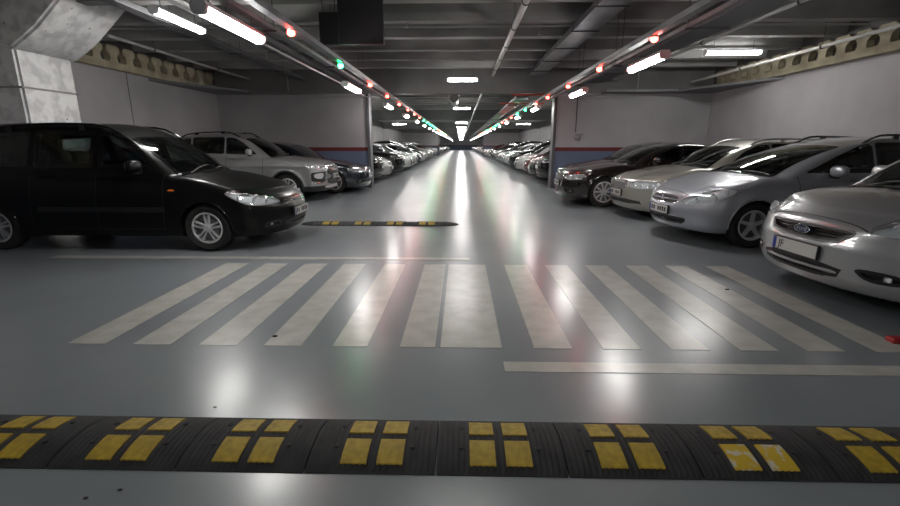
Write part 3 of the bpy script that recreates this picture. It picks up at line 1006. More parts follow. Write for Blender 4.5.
def spec_mpv(P):   # silver estate-like MPV with a long raked windshield
    return dict(paint=P,
        shape=dict(L=4.42, W=1.76, R=0.315, wb=2.71, fo=0.86, zb=0.19,
            top=[(0,.60),(.08,.69),(.28,.78),(.65,.885),(1.05,.97),(1.5,.975),(3.6,1.0),(4.4,1.0)],
            roof=[(.55,.5),(.85,.82),(1.03,.965),(2.2,1.37),(2.8,1.475),(3.5,1.46),(4.0,1.39),(4.25,1.12),(4.4,.75)],
            nose=[(.15,.12),(.3,.03),(.45,0),(.56,.015),(.66,.06),(.78,.2)], side=SIDE, fcurve=.36, fpow=2.4, wsc=.14),
        windows=[[(1.50,1.0),(2.45,1.0),(2.46,1.38),(2.3,1.345),(1.95,1.21)],[(2.50,1.0),(3.20,1.0),(3.20,1.395),(2.50,1.39)],[(3.25,1.0),(4.0,1.01),(3.86,1.32),(3.6,1.37),(3.25,1.39)]],
        windshield=(1.05,.97,2.16,1.355,.66,.52), rearglass=(4.02,1.37,4.24,1.06,.5,.6),
        doors=(.30,1.40,(1.42,2.48,3.23)), hood=(.16,1.03,.45,.70), handles=((2.2,.9),(3.05,.91)), moulding=(.55,1.5,3.2), mouldmat=P,
        lamps=[dict(d=(.75,-.66,-.1), pts=[(.08,.38,.585),(.12,.52,.545),(.30,.74,.575),(.54,.86,.70),(.62,.85,.79),(.52,.78,.81),(.30,.66,.765),(.14,.48,.67)],
                    bulbs=[(.2,.58,.635,.05),(.35,.73,.68,.055),(.47,.79,.74,.035)])],
        fogs=[],
        intakes=[dict(pts=[(0,-.52,.33),(0,-.45,.275),(0,.45,.275),(0,.52,.33),(0,.50,.375),(0,-.50,.375)], depth=.06),
                 dict(pts=[(0,-.29,.545),(0,.29,.545),(0,.36,.60),(0,.27,.66),(0,-.27,.66),(0,-.36,.60)], depth=.04)],
        grilles=[dict(pts=[(0,-.30,.545),(0,.30,.545),(0,.37,.60),(0,.28,.66),(0,-.28,.66),(0,-.37,.60)], bars=[.603], barr=.013, barmat=P, rim=.007, off=-.03),
                 dict(name='lower_grille', pts=[(0,-.50,.33),(0,-.43,.28),(0,.43,.28),(0,.50,.33),(0,.48,.37),(0,-.48,.37)], bars=[.31,.345], off=-.04)],
        plate=(.45,0), mirror=(1.85,1.03), rails=(2.4,4.0,.58,.06,mat('dark_rail',(.05,.05,.055),.35,.5)), rim='five', rr=.205, badge=lion_badge(.603))

def spec_hatch(P):   # silver hatchback, wide trapezoid grille
    return dict(paint=P, cell=.02,
        shape=dict(L=4.34, W=1.84, R=0.32, wb=2.64, fo=.88, zb=.17,
            top=[(0,.64),(.06,.715),(.25,.80),(.5,.89),(.89,.965),(1.5,.985),(3.6,1.02),(4.3,1.0)],
            roof=[(.45,.55),(.72,.82),(.91,.965),(1.72,1.38),(2.35,1.485),(3.3,1.46),(3.9,1.34),(4.18,1.08),(4.34,.7)],
            nose=[(.13,.11),(.22,.05),(.30,.012),(.42,0),(.52,.004),(.60,.025),(.70,.055),(.80,.2)], side=SIDE, fcurve=.34, fpow=2.5),
        windows=[[(1.42,1.02),(2.35,1.02),(2.36,1.40),(2.05,1.385),(1.75,1.25)],[(2.39,1.02),(3.2,1.03),(3.2,1.40),(2.40,1.405)],[(3.24,1.04),(3.6,1.08),(3.5,1.34),(3.24,1.39)]],
        windshield=(.94,.97,1.70,1.37,.70,.56), rearglass=(3.9,1.32,4.2,1.02,.52,.6),
        doors=(.30,1.40,(1.5,2.37,3.22)), hood=(.14,.87,.52,.71), handles=((2.2,.92),(3.05,.94)), moulding=(.52,1.5,3.2), mouldmat=P,
        lamps=[dict(d=(.72,-.69,-.06), pts=[(.09,.53,.665),(.22,.72,.655),(.42,.87,.69),(.56,.88,.745),(.50,.83,.805),(.32,.74,.80),(.15,.60,.755)],
                    bulbs=[(.22,.69,.72,.055),(.36,.80,.735,.045)])],
        fogs=[dict(d=(1,0,0), pts=[(.05,.50,.40),(.1,.80,.395),(.1,.80,.305),(.05,.60,.30)], lamp=(.1,.70,.345), depth=.04)],
        intakes=[dict(pts=[(0,-.34,.55),(0,.34,.55),(0,.48,.66),(0,.40,.685),(0,-.40,.685),(0,-.48,.66)], depth=.05),
                 dict(pts=[(0,-.40,.26),(0,.40,.26),(0,.46,.385),(0,-.46,.385)], depth=.04)],
        grilles=[dict(pts=[(0,-.35,.555),(0,.35,.555),(0,.47,.66),(0,.40,.68),(0,-.40,.68),(0,-.47,.66)], bars=[.58,.605,.63,.655], barr=.004, mesh=.028, rim=.009, rimmat=P, off=-.035),
                 dict(name='lower_grille', pts=[(0,-.38,.265),(0,.38,.265),(0,.44,.38),(0,-.44,.38)], bars=[.322], barr=.014, barmat=P, mesh=.05, off=-.03)],
        plate=(.455,0,'JF',.15), mirror=(1.6,1.07), rim='five', rr=.205, badge=oval_badge(.625))

def spec_estate(P, W=1.77):   # beige silver estate with upright wide grille
    return dict(paint=P,
        shape=dict(L=4.57, W=W, R=.315, wb=2.58, fo=.92, zb=.18,
            top=[(0,.66),(.06,.74),(.3,.82),(.7,.90),(1.2,.98),(1.6,.975),(3.8,1.0),(4.5,.98)],
            roof=[(.8,.55),(1.1,.88),(1.26,.985),(2.0,1.35),(2.5,1.45),(3.5,1.44),(4.2,1.36),(4.45,1.08),(4.57,.7)],
            nose=[(.15,.10),(.3,.02),(.42,0),(.55,.0),(.66,.02),(.72,.05),(.8,.18)], side=SIDE, fcurve=.30, fpow=2.7),
        windows=[[(1.65,1.01),(2.4,1.01),(2.41,1.37),(2.25,1.36),(1.95,1.24)],[(2.44,1.01),(3.25,1.01),(3.25,1.375),(2.45,1.38)],[(3.29,1.01),(4.15,1.02),(4.02,1.31),(3.29,1.37)]],
        windshield=(1.28,.98,1.98,1.335,.68,.55), rearglass=(4.2,1.34,4.44,1.04,.5,.6),
        doors=(.30,1.37,(1.55,2.42,3.27)), hood=(.12,1.2,.42,.72), handles=((2.25,.9),(3.1,.91)), handlemat=P,
        lamps=[dict(d=(.85,-.52,-.05), pts=[(.06,.41,.585),(.20,.72,.57),(.40,.85,.59),(.52,.87,.69),(.34,.80,.735),(.06,.44,.72)],
                    bulbs=[(.12,.52,.65,.045),(.2,.66,.65,.045),(.33,.77,.65,.035)])],
        fogs=[],
        intakes=[dict(pts=[(0,-.74,.30),(0,.74,.30),(0,.70,.385),(0,-.70,.385)], depth=.04, round=1)],
        grilles=[dict(pts=[(0,-.34,.56),(0,.34,.56),(0,.38,.66),(0,.30,.71),(0,-.30,.71),(0,-.38,.66)], bars=[.60,.63,.66,.685], barr=.004, mesh=.045, rim=.011, off=.002),
                 dict(name='lower_grille', pts=[(0,-.70,.305),(0,.70,.305),(0,.66,.38),(0,-.66,.38)], bars=[.33,.355], off=-.03)],
        plate=(.48,0), mirror=(1.8,1.04), rails=(2.1,4.2,.56,.055,mat('silver_rail',(.55,.55,.56),.3,.7)), rim='five', rr=.205, badge=ring_badge(.72,sc_=.8))

def spec_sedan(P):   # dark executive saloon, deep chrome grille
    return dict(paint=P,
        shape=dict(L=4.72, W=1.84, R=.335, wb=2.81, fo=.88, zb=.16,
            top=[(0,.66),(.05,.73),(.3,.81),(.7,.885),(1.35,.965),(1.8,.96),(3.6,.98),(4.1,1.0),(4.7,.95)],
            roof=[(.9,.5),(1.2,.84),(1.4,.965),(2.2,1.34),(2.75,1.425),(3.4,1.37),(3.95,1.16),(4.3,.98),(4.6,.6)],
            nose=[(.12,.10),(.25,.03),(.4,0),(.55,.01),(.68,.05),(.8,.2)], side=SIDE, fcurve=.34, fpow=2.5, crease=(.78,.006)),
        windows=[[(1.78,.995),(2.55,.99),(2.56,1.335),(2.4,1.335),(2.1,1.23)],[(2.59,.99),(3.4,1.0),(3.62,1.10),(3.3,1.28),(2.60,1.34)]],
        windshield=(1.42,.965,2.18,1.32,.70,.56), rearglass=(3.5,1.33,4.05,1.03,.5,.6),
        doors=(.28,1.33,(1.65,2.57,3.42)), hood=(.12,1.34,.45,.74), handles=((2.4,.87),(3.25,.89)),
        lamps=[dict(d=(.8,-.6,-.05), pts=[(.07,.42,.62),(.2,.62,.57),(.42,.84,.63),(.52,.88,.70),(.36,.80,.715),(.10,.46,.70)],
                    bulbs=[(.14,.52,.655,.04),(.24,.66,.64,.045),(.36,.78,.665,.03)])],
        fogs=[dict(d=(1,0,0), pts=[(.05,.46,.40),(.1,.78,.39),(.1,.80,.30),(.05,.50,.29)], lamp=(.1,.66,.35), depth=.04)],
        intakes=[],
        grilles=[dict(pts=[(0,-.26,.28),(0,.26,.28),(0,.38,.58),(0,.36,.71),(0,-.36,.71),(0,-.38,.58)], bars=[.33,.37,.41,.59,.63,.67], barr=.005, mesh=.06, barmat=M_chrome, rim=.013, off=.002)],
        plate=(.50,0), mirror=(1.95,1.03), rim='multi10', rr=.235, badge=ring_badge(.64,k4=True))

def spec_wagon(P):   # tall black family car with roof rails
    return dict(paint=P,
        shape=dict(L=4.60, W=1.74, R=.31, wb=2.80, fo=.94, zb=.19,
            top=[(0,.62),(.06,.70),(.25,.77),(.65,.875),(1.2,.995),(1.6,1.02),(3.6,1.05),(4.4,1.05)],
            roof=[(.75,.55),(1.05,.88),(1.22,1.0),(2.0,1.49),(2.5,1.65),(3.5,1.66),(4.25,1.56),(4.48,1.14),(4.60,.75)],
            nose=[(.15,.10),(.3,.02),(.42,0),(.54,.01),(.64,.05),(.76,.2)], side=SIDE, fcurve=.36, fpow=2.4),
        windows=[[(1.56,1.07),(2.3,1.07),(2.31,1.53),(2.12,1.51),(1.84,1.36)],[(2.36,1.07),(3.15,1.07),(3.16,1.545),(2.37,1.54)],[(3.22,1.08),(4.1,1.09),(3.95,1.48),(3.22,1.54)]],
        windshield=(1.24,1.0,1.98,1.455,.67,.55), rearglass=(4.23,1.45,4.47,1.08,.5,.6),
        doors=(.30,1.56,(1.46,2.33,3.19)), hood=(.14,1.15,.44,.71), handles=((2.18,.96),(2.95,.97)), moulding=(.55,1.45,3.1), marker=(1.33,.80),
        lamps=[dict(d=(.66,-.75,-.06), pts=[(.10,.44,.60),(.25,.66,.585),(.42,.80,.60),(.62,.86,.72),(.66,.86,.775),(.50,.80,.76),(.28,.64,.71),(.12,.48,.66)],
                    bulbs=[(.22,.60,.65,.045),(.34,.72,.665,.05),(.50,.80,.71,.04)])],
        fogs=[dict(d=(1,0,0), pts=[(.05,.48,.38),(.1,.70,.375),(.1,.72,.30),(.05,.50,.29)], lamp=(.1,.60,.335), depth=.04)],
        intakes=[dict(pts=[(0,-.42,.27),(0,.42,.27),(0,.40,.36),(0,-.40,.36)], depth=.05)],
        grilles=[dict(pts=[(0,-.36,.56),(0,.36,.56),(0,.40,.60),(0,.33,.635),(0,-.33,.635),(0,-.40,.60)], bars=[.597], barr=.010, barmat=M_chrome, rim=.005, off=.0),
                 dict(name='lower_grille', pts=[(0,-.40,.275),(0,.40,.275),(0,.38,.355),(0,-.38,.355)], bars=[.30,.33], off=-.035)],
        plate=(.455,0), mirror=(1.74,1.10), rails=(1.9,4.15,.60,.08,M_gloss), rim='double5', rr=.205)

def spec_suv(P):   # silver crossover with grey lower cladding
    def blades(S, root, near):
        for sg in (False, True):
            patch(S, 'bumper_lamp_panel', [(.08,.52,.73),(.36,.86,.71),(.36,.86,.50),(.12,.56,.47)], (.8,-.6,0), M_black, root, off=.005, thick=.03, rnd_=.05, step=.05, flip=sg)
            patch(S, 'bumper_lamp', [(.14,.58,.70),(.34,.82,.68),(.32,.80,.57),(.18,.62,.55)], (.8,-.6,0), M_reflector, root, off=.012, thick=.02, rnd_=2, step=.05, flip=sg)
            bm = bmesh.new()
            bar_bm(bm, S, [(.03,.49,.84),(.05,.50,.66),(.08,.53,.52),(.16,.62,.46),(.34,.86,.45)], (.85,-.52,0), 0.017, 0.006, flip=sg, n=8)
            obj('bumper_blade', bm, M_chrome, root, smooth=True)
        patch(S, 'skid_plate', [(0,-.5,.31),(0,.5,.31),(0,.56,.38),(0,-.56,.38)], (1,0,0), M_alloy, root, off=.01, thick=.02, rnd_=1, step=.08)
    return dict(paint=P,
        shape=dict(L=4.40, W=1.80, R=.345, wb=2.67, fo=.93, zb=.24,
            top=[(0,.84),(.06,.90),(.3,.98),(.7,1.04),(1.2,1.10),(1.6,1.10),(3.3,1.16),(4.3,1.15)],
            roof=[(.75,.65),(1.05,.96),(1.25,1.10),(2.0,1.54),(2.5,1.66),(3.1,1.64),(3.9,1.50),(4.2,1.2),(4.4,.8)],
            nose=[(.2,.10),(.35,.03),(.5,0),(.7,0),(.85,.03),(.98,.18)], side=[(.2,-.06),(.35,-.015),(.6,0),(.85,-.01),(1.05,-.04),(1.2,-.08)], fcurve=.28, fpow=2.6, crease=(.86,.018), arch=.05, flare=.02),
        windows=[[(1.62,1.14),(2.38,1.15),(2.39,1.54),(2.2,1.53),(1.95,1.40)],[(2.42,1.15),(3.2,1.18),(3.2,1.54),(2.43,1.55)],[(3.25,1.19),(3.72,1.26),(3.55,1.47),(3.25,1.53)]],
        windshield=(1.26,1.105,1.98,1.53,.68,.56), rearglass=(3.85,1.48,4.15,1.2,.5,.6), cladding=(.38,1),
        doors=(.38,1.53,(1.5,2.4,3.22)), hood=(.12,1.18,.5,.74), handles=((2.25,1.03),(3.05,1.05)), handlemat=M_chrome,
        lamps=[dict(d=(.8,-.6,-.05), pts=[(.05,.50,.80),(.16,.62,.765),(.40,.84,.79),(.60,.88,.89),(.38,.80,.885),(.10,.54,.86)], bulbs=[(.16,.62,.82,.03),(.28,.74,.83,.03),(.4,.8,.85,.026)])],
        intakes=[], fogs=[],
        grilles=[dict(pts=[(0,-.46,.62),(0,.46,.62),(0,.50,.86),(0,.44,.90),(0,-.44,.90),(0,-.50,.86)], bars=[.80,.85], barr=.010, barmat=M_chrome, off=.002),
                 dict(name='lower_grille', pts=[(0,-.44,.40),(0,.44,.40),(0,.52,.58),(0,-.52,.58)], bars=[.44,.50], off=.002)],
        plate=(.60,0), mirror=(1.78,1.20), rim='fork', rr=.23, badge=diamond_badge(.82), rails=(2.1,3.6,.56,.05,M_gloss), extra=[blades])

def far_spec(base, P):
    s = base(P); s['paint'] = P; s['doors'] = None; s['hood'] = None; s['badge'] = None; s['intakes'] = []; s['extra'] = []
    s['grilles'] = [dict(g, off=.004, rim=None) for g in s['grilles']]
    return s

def clone(o, parent=None, paint_=None, old=None):
    c = o.copy(); col.objects.link(c); c.parent = parent
    if paint_ is not None and c.type == 'MESH':
        for i, s_ in enumerate(c.material_slots):
            if s_.material == old: s_.link = 'OBJECT'; s_.material = paint_
    for ch in list(o.children): clone(ch, c, paint_, old)
    return c
# ------------------------------------------------------------------ structure
XW = 7.75         # side walls
XS = 2.95         # inner edge of the cross walls
Y0, Y1 = -9.0, 135.0
YB = 14.85        # first cross walls and beam
ZB = 2.93         # underside of the beams
ZR = 3.52         # underside of the ribs
ZC = 3.95

def struct(name, bm, m, smooth=False):
    o = obj(name, bm, m, smooth=smooth); o['kind'] = 'structure'; return o

# floor: polished blue grey resin with worn patches and roller texture
def floor_material():
    m = bpy.data.materials.new('resin_floor'); m.use_nodes = True
    nt = m.node_tree; N = nt.nodes; Lk = nt.links; b = N['Principled BSDF']
    tc = N.new('ShaderNodeTexCoord')
    def noise(sc_, det, st=None, rough=0.55):
        mp = N.new('ShaderNodeMapping')
        if st: mp.inputs['Scale'].default_value = st
        n = N.new('ShaderNodeTexNoise'); n.inputs['Scale'].default_value = sc_; n.inputs['Detail'].default_value = det; n.inputs['Roughness'].default_value = rough
        Lk.new(tc.outputs['Object'], mp.inputs[0]); Lk.new(mp.outputs[0], n.inputs['Vector']); return n
    def rng(src, a, b_, c, d):
        r = N.new('ShaderNodeMapRange'); r.inputs[1].default_value = a; r.inputs[2].default_value = b_; r.inputs[3].default_value = c; r.inputs[4].default_value = d
        Lk.new(src, r.inputs[0]); return r.outputs[0]
    n1 = noise(0.7, 5); n2 = noise(60, 3); n3 = noise(9, 4); n4 = noise(5, 6, (1, 0.35, 1))
    mx = N.new('ShaderNodeMix'); mx.data_type = 'RGBA'
    mx.inputs[6].default_value = (0.168, 0.188, 0.203, 1); mx.inputs[7].default_value = (0.212, 0.232, 0.246, 1)
    Lk.new(rng(n1.outputs['Fac'], .35, .65, 0, 1), mx.inputs[0])
    Lk.new(mx.outputs[2], b.inputs['Base Color'])
    Lk.new(rng(n3.outputs['Fac'], .3, .7, .278, .285), b.inputs['Roughness'])
    b.inputs['Specular IOR Level'].default_value = 0.5
    b.inputs['Coat Weight'].default_value = 0.22; b.inputs['Coat Roughness'].default_value = 0.17
    return m
bm = bmesh.new(); box(bm, -XW-0.2, XW+0.2, Y0-0.2, Y1+0.2, -0.2, 0)
struct('floor', bm, floor_material())

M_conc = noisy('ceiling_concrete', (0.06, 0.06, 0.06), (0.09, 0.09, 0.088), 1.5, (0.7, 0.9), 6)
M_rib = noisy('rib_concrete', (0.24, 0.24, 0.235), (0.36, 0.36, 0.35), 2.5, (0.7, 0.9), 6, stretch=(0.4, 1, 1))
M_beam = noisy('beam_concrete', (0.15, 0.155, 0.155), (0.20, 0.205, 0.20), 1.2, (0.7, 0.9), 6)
# ribbed ceiling deck, one profile swept across the hall
bm = bmesh.new()
box(bm, -XW-0.2, XW+0.2, Y0-0.2, Y1+0.2, ZC, ZC+0.15)
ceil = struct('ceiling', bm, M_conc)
bm = bmesh.new(); y = YB-1.0
ys = []
while y > Y0: ys.append(y); y -= 1.24
y = YB+1.1
while y < Y1: ys.append(y); y += 1.24
for y in ys:
    prism(bm, [(y-0.11, ZR), (y+0.11, ZR), (y+0.17, ZC+0.02), (y-0.17, ZC+0.02)], 0, -XW, XW)
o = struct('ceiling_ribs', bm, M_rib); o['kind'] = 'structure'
for i, y in enumerate([YB, 30.2, 46.0, 62.0, 78.0, 94.0, 110.0, 126.0]):
    bm = bmesh.new(); box(bm, -XW, XW, y, y+0.5, ZB, ZC+0.02)
    o = struct('ceiling_beam', bm, M_beam)

# walls: painted blockwork, white above, red stripe, blue dado
def wall_material(name, up, hstripe=(1.17, 1.29)):
    m = bpy.data.materials.new(name); m.use_nodes = True
    nt = m.node_tree; N = nt.nodes; Lk = nt.links; b = N['Principled BSDF']
    g = N.new('ShaderNodeNewGeometry'); sx = N.new('ShaderNodeSeparateXYZ'); Lk.new(g.outputs['Position'], sx.inputs[0])
    def gt(v):
        q = N.new('ShaderNodeMath'); q.operation = 'GREATER_THAN'; q.inputs[1].default_value = v; Lk.new(sx.outputs['Z'], q.inputs[0]); return q.outputs[0]
    tc = N.new('ShaderNodeTexCoord'); n = N.new('ShaderNodeTexNoise'); n.inputs['Scale'].default_value = 0.9; n.inputs['Detail'].default_value = 6
    Lk.new(tc.outputs['Object'], n.inputs['Vector'])
    mu = N.new('ShaderNodeMix'); mu.data_type = 'RGBA'; mu.inputs[6].default_value = (*[c*0.9 for c in up], 1); mu.inputs[7].default_value = (*[min(1, c*1.08) for c in up], 1)
    r = N.new('ShaderNodeMapRange'); r.inputs[1].default_value = .35; r.inputs[2].default_value = .65; Lk.new(n.outputs['Fac'], r.inputs[0]); Lk.new(r.outputs[0], mu.inputs[0])
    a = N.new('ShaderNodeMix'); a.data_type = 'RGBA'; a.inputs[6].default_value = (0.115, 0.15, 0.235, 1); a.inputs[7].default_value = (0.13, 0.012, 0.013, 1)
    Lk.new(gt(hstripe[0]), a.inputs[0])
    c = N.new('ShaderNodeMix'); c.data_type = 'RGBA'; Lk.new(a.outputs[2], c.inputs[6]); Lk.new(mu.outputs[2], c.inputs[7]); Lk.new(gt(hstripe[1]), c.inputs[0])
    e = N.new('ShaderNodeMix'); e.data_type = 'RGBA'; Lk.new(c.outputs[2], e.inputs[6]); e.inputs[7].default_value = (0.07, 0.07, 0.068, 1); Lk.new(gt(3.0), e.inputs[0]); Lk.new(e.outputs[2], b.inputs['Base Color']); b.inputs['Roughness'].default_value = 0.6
    return m
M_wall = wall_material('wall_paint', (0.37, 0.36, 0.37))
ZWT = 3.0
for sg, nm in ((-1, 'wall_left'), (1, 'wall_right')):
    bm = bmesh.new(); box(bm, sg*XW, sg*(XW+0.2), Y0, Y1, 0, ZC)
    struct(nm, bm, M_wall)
for nm, ya in (('wall_back', Y0-0.2), ('wall_end', Y1)):
    bm = bmesh.new(); box(bm, -XW-0.2, XW+0.2, ya, ya+0.2, 0, ZC); struct(nm, bm, M_wall)
M_post = mat('steel_edge', (0.09, 0.095, 0.105), 0.6, 0.0)
for k, y in enumerate((YB, 62.0)):
    for sg in (-1, 1):
        bm = bmesh.new(); box(bm, sg*XS, sg*XW, y, y+0.3, 0, ZB)
        struct('wall_cross_left' if sg < 0 else 'wall_cross_right', bm, M_wall)
        bm = bmesh.new(); box(bm, sg*(XS-0.04), sg*(XS+0.05), y-0.05, y+0.35, 0, ZB, 0, 0.01)
        struct('trim_1' if sg < 0 else 'trim_2', bm, M_post)
# vertical joints in the side walls
bm = bmesh.new()
for sg in (-1,):
    y = -3.3
    while y < 100:
        box(bm, sg*(XW-0.004), sg*XW+sg*0.001, y-0.008, y+0.008, 0, ZWT); y += 7.1
struct('trim_3', bm, mat('joint', (0.06, 0.06, 0.065), 0.8))
# scalloped hollow beams on top of the side walls
M_scal = noisy('scalloped_beam', (0.30, 0.27, 0.19), (0.45, 0.41, 0.29), 3, (0.7, 0.9), 6)
for sg in (-1, 1):
    bm = bmesh.new(); pit = 0.486; ends = 14.75
    # simple robust build: ledge plus one lobed post between neighbouring holes
    box(bm, sg*(XW-0.16), sg*XW, -2.0, ends, ZWT-0.02, ZWT+0.13)
    y = -2.0
    while y < ends-0.3:
        c = y+pit/2
        lobe = [(c-0.14, ZWT+0.12), (c+0.14, ZWT+0.12), (c+0.10, ZWT+0.19), (c+0.11, ZWT+0.27), (c+0.19, ZWT+0.34), (c+0.20, ZWT+0.42), (c+0.13, ZWT+0.47), (c-0.13, ZWT+0.47), (c-0.20, ZWT+0.42), (c-0.19, ZWT+0.34), (c-0.11, ZWT+0.27), (c-0.10, ZWT+0.19)]
        prism(bm, lobe, 0, sg*(XW-0.15), sg*(XW-0.005))
        y += pit
    o = struct('trim_4' if sg < 0 else 'trim_5', bm, M_scal)
# flat grey ledges where the side walls meet the cross walls
M_ledge = mat('ledge_steel', (0.16, 0.165, 0.17), 0.5, 0.2)
for sg in (-1, 1):
    bm = bmesh.new(); prism(bm, [(sg*XW, YB-3.2), (sg*XW, YB), (sg*(XW-3.4), YB), (sg*(XW-3.4), YB-0.5), (sg*(XW-1.3), YB-0.6)] , 2, ZB-0.02, ZB+0.04)
    t = struct('trim_6' if sg < 0 else 'trim_7', bm, M_ledge)

# ------------------------------------------------------------------ road paint (worn)
def paint_material(name, c, worn):
    m = bpy.data.materials.new(name); m.use_nodes = True
    nt = m.node_tree; N = nt.nodes; Lk = nt.links; b = N['Principled BSDF']
    tc = N.new('ShaderNodeTexCoord'); n = N.new('ShaderNodeTexNoise'); n.inputs['Scale'].default_value = 6; n.inputs['Detail'].default_value = 8
    Lk.new(tc.outputs['Object'], n.inputs['Vector'])
    r = N.new('ShaderNodeMapRange'); r.inputs[1].default_value = .4; r.inputs[2].default_value = .75; Lk.new(n.outputs['Fac'], r.inputs[0])
    mx = N.new('ShaderNodeMix'); mx.data_type = 'RGBA'; mx.inputs[6].default_value = (*c, 1); mx.inputs[7].default_value = (*worn, 1)
    Lk.new(r.outputs[0], mx.inputs[0]); Lk.new(mx.outputs[2], b.inputs['Base Color'])
    b.inputs['Roughness'].default_value = 0.30; b.inputs['Specular IOR Level'].default_value = 0.5
    b.inputs['Coat Weight'].default_value = 0.2; b.inputs['Coat Roughness'].default_value = 0.18
    return m
M_white = paint_material('road_white', (0.45, 0.445, 0.41), (0.34, 0.335, 0.305))
def stripe(name, quad, z=0.003):
    bm = bmesh.new()
    vs = [bm.verts.new((x, y, z)) for x, y in quad] ; ws = [bm.verts.new((x, y, 0.0005)) for x, y in quad]
    bm.faces.new(vs)
    for i in range(4): bm.faces.new((ws[i], ws[(i+1) % 4], vs[(i+1) % 4], vs[i]))
    bmesh.ops.recalc_face_normals(bm, faces=bm.faces)
    return obj(name, bm, M_white)
STR = [(65,103,222,245),(133,172,262,284),(200,238,302,325),(267,305,341,363),(335,373,383,402),(403,438,423,444),(440,502,449,485),(532,570,505,527),(599,637,546,567),(665,703,586,607),(731,768,626,648),(795,831,665,686),(862,897,704,726)]
nms = ['first stripe from the left end of the zebra crossing','second stripe from the left end of the zebra crossing','third stripe from the left end of the zebra crossing','fourth stripe from the left end of the zebra crossing','fifth stripe from the left end of the zebra crossing','narrow stripe touching the extra wide stripe in the middle of the crossing','extra wide stripe in the middle of the zebra crossing','sixth stripe from the right end of the zebra crossing','fifth stripe from the right end of the zebra crossing','fourth stripe from the right end of the zebra crossing','third stripe from the right end of the zebra crossing','second stripe from the right end of the zebra crossing','last stripe of the crossing at the silver hatchback bumper']
import itertools
_r = cam.rotation_euler.to_matrix()
def ground(px, py, z=0.0):
    d = _r @ Vector(((px-450)/450, -(py-253)/450, -1)); t = (z-CAM_H)/d.z
    return (d.x*t, d.y*t)
YN, YF = 2.865, 5.08
for (a, b, c, d), nm in zip(STR, nms):
    xa = ground(a, 347)[0]; xb = ground(b, 347)[0]; xc = ground(c, 264.5)[0]; xd = ground(d, 264.5)[0]
    x0 = (xa+xc)/2; x1 = (xb+xd)/2
    o = stripe('crossing_stripe', [(x0, YN), (x1, YN), (x1, YF), (x0, YF)])
    tag(o, 'worn white painted '+nm, 'road marking', 'zebra crossing stripes')
o = stripe('painted_line', [(0.28, 2.535), (4.6, 2.535), (4.6, 2.665), (0.28, 2.665)])
tag(o, 'long white painted line in front of the crossing, on the right side', 'road marking')
o = stripe('painted_line', [(-5.1, 5.29), (0.12, 5.29), (0.12, 5.41), (-5.1, 5.41)])
tag(o, 'thin white painted line beside the black family car wheels, beyond the crossing', 'road marking')

# ------------------------------------------------------------------ rubber speed bumps
M_rub = noisy('bump_rubber', (0.018, 0.018, 0.019), (0.034, 0.034, 0.035), 8, (0.6, 0.8), 5, spec=0.25)
M_yel = noisy('bump_yellow', (0.42, 0.29, 0.02), (0.28, 0.19, 0.02), 30, (0.55, 0.75), 6)
M_yelw = noisy('bump_yellow_worn', (0.50, 0.34, 0.02), (0.5, 0.47, 0.38), 22, (0.55, 0.75), 6, lo=0.52, hi=0.60)
BD = 0.385
def bump_z(t):        # t 0..1 across the depth
    return 0.040*math.sin(PI*min(max(t, 0), 1))**0.75+0.004
def bump_module(wd, ribs=True):
    bm = bmesh.new(); n = 18; m = 44 if ribs else 6
    vs = []
    for i in range(m+1):
        x = -wd/2+wd*i/m; col_ = []
        for j in range(n+1):
            t = j/n; z = bump_z(t)
            if ribs and 0 < i < m and (i % 2) == 0 and 0 < j < n: z -= 0.004
            col_.append(bm.verts.new((x, t*BD, z)))
        vs.append(col_)
    for i in range(m):
        for j in range(n): bm.faces.new((vs[i][j], vs[i+1][j], vs[i+1][j+1], vs[i][j+1]))
    # skirt and base
    base = [bm.verts.new((-wd/2, 0, 0)), bm.verts.new((wd/2, 0, 0)), bm.verts.new((wd/2, BD, 0)), bm.verts.new((-wd/2, BD, 0))]
    bm.faces.new(base[::-1])
    bm.faces.new([base[0], base[1]]+[vs[i][0] for i in range(m, -1, -1)])
    bm.faces.new([base[2], base[3]]+[vs[i][n] for i in range(m+1)])
    bm.faces.new([base[3], base[0]]+[vs[0][j] for j in range(n+1)])
    bm.faces.new([base[1], base[2]]+[vs[m][j] for j in range(n, -1, -1)])
    bmesh.ops.recalc_face_normals(bm, faces=bm.faces)
    return bm
def yellow_pad(xa, xb, ta, tb):
    bm = bmesh.new(); n = 6; A = []; B = []
    for j in range(n+1):
        t = ta+(tb-ta)*j/n; z = bump_z(t)+0.004
        A.append(bm.verts.new((xa, t*BD, z))); B.append(bm.verts.new((xb, t*BD, z)))
    lo = [bm.verts.new((v.co.x, v.co.y, v.co.z-0.010)) for v in A]; ro = [bm.verts.new((v.co.x, v.co.y, v.co.z-0.010)) for v in B]
    for j in range(n):
        bm.faces.new((A[j], B[j], B[j+1], A[j+1])); bm.faces.new((lo[j], A[j], A[j+1], lo[j+1])); bm.faces.new((B[j], ro[j], ro[j+1], B[j+1]))
    bm.faces.new((lo[0], ro[0], B[0], A[0])); bm.faces.new((A[n], B[n], ro[n], lo[n]))
    bmesh.ops.recalc_face_normals(bm, faces=bm.faces)
    return bm
MOD = 0.562
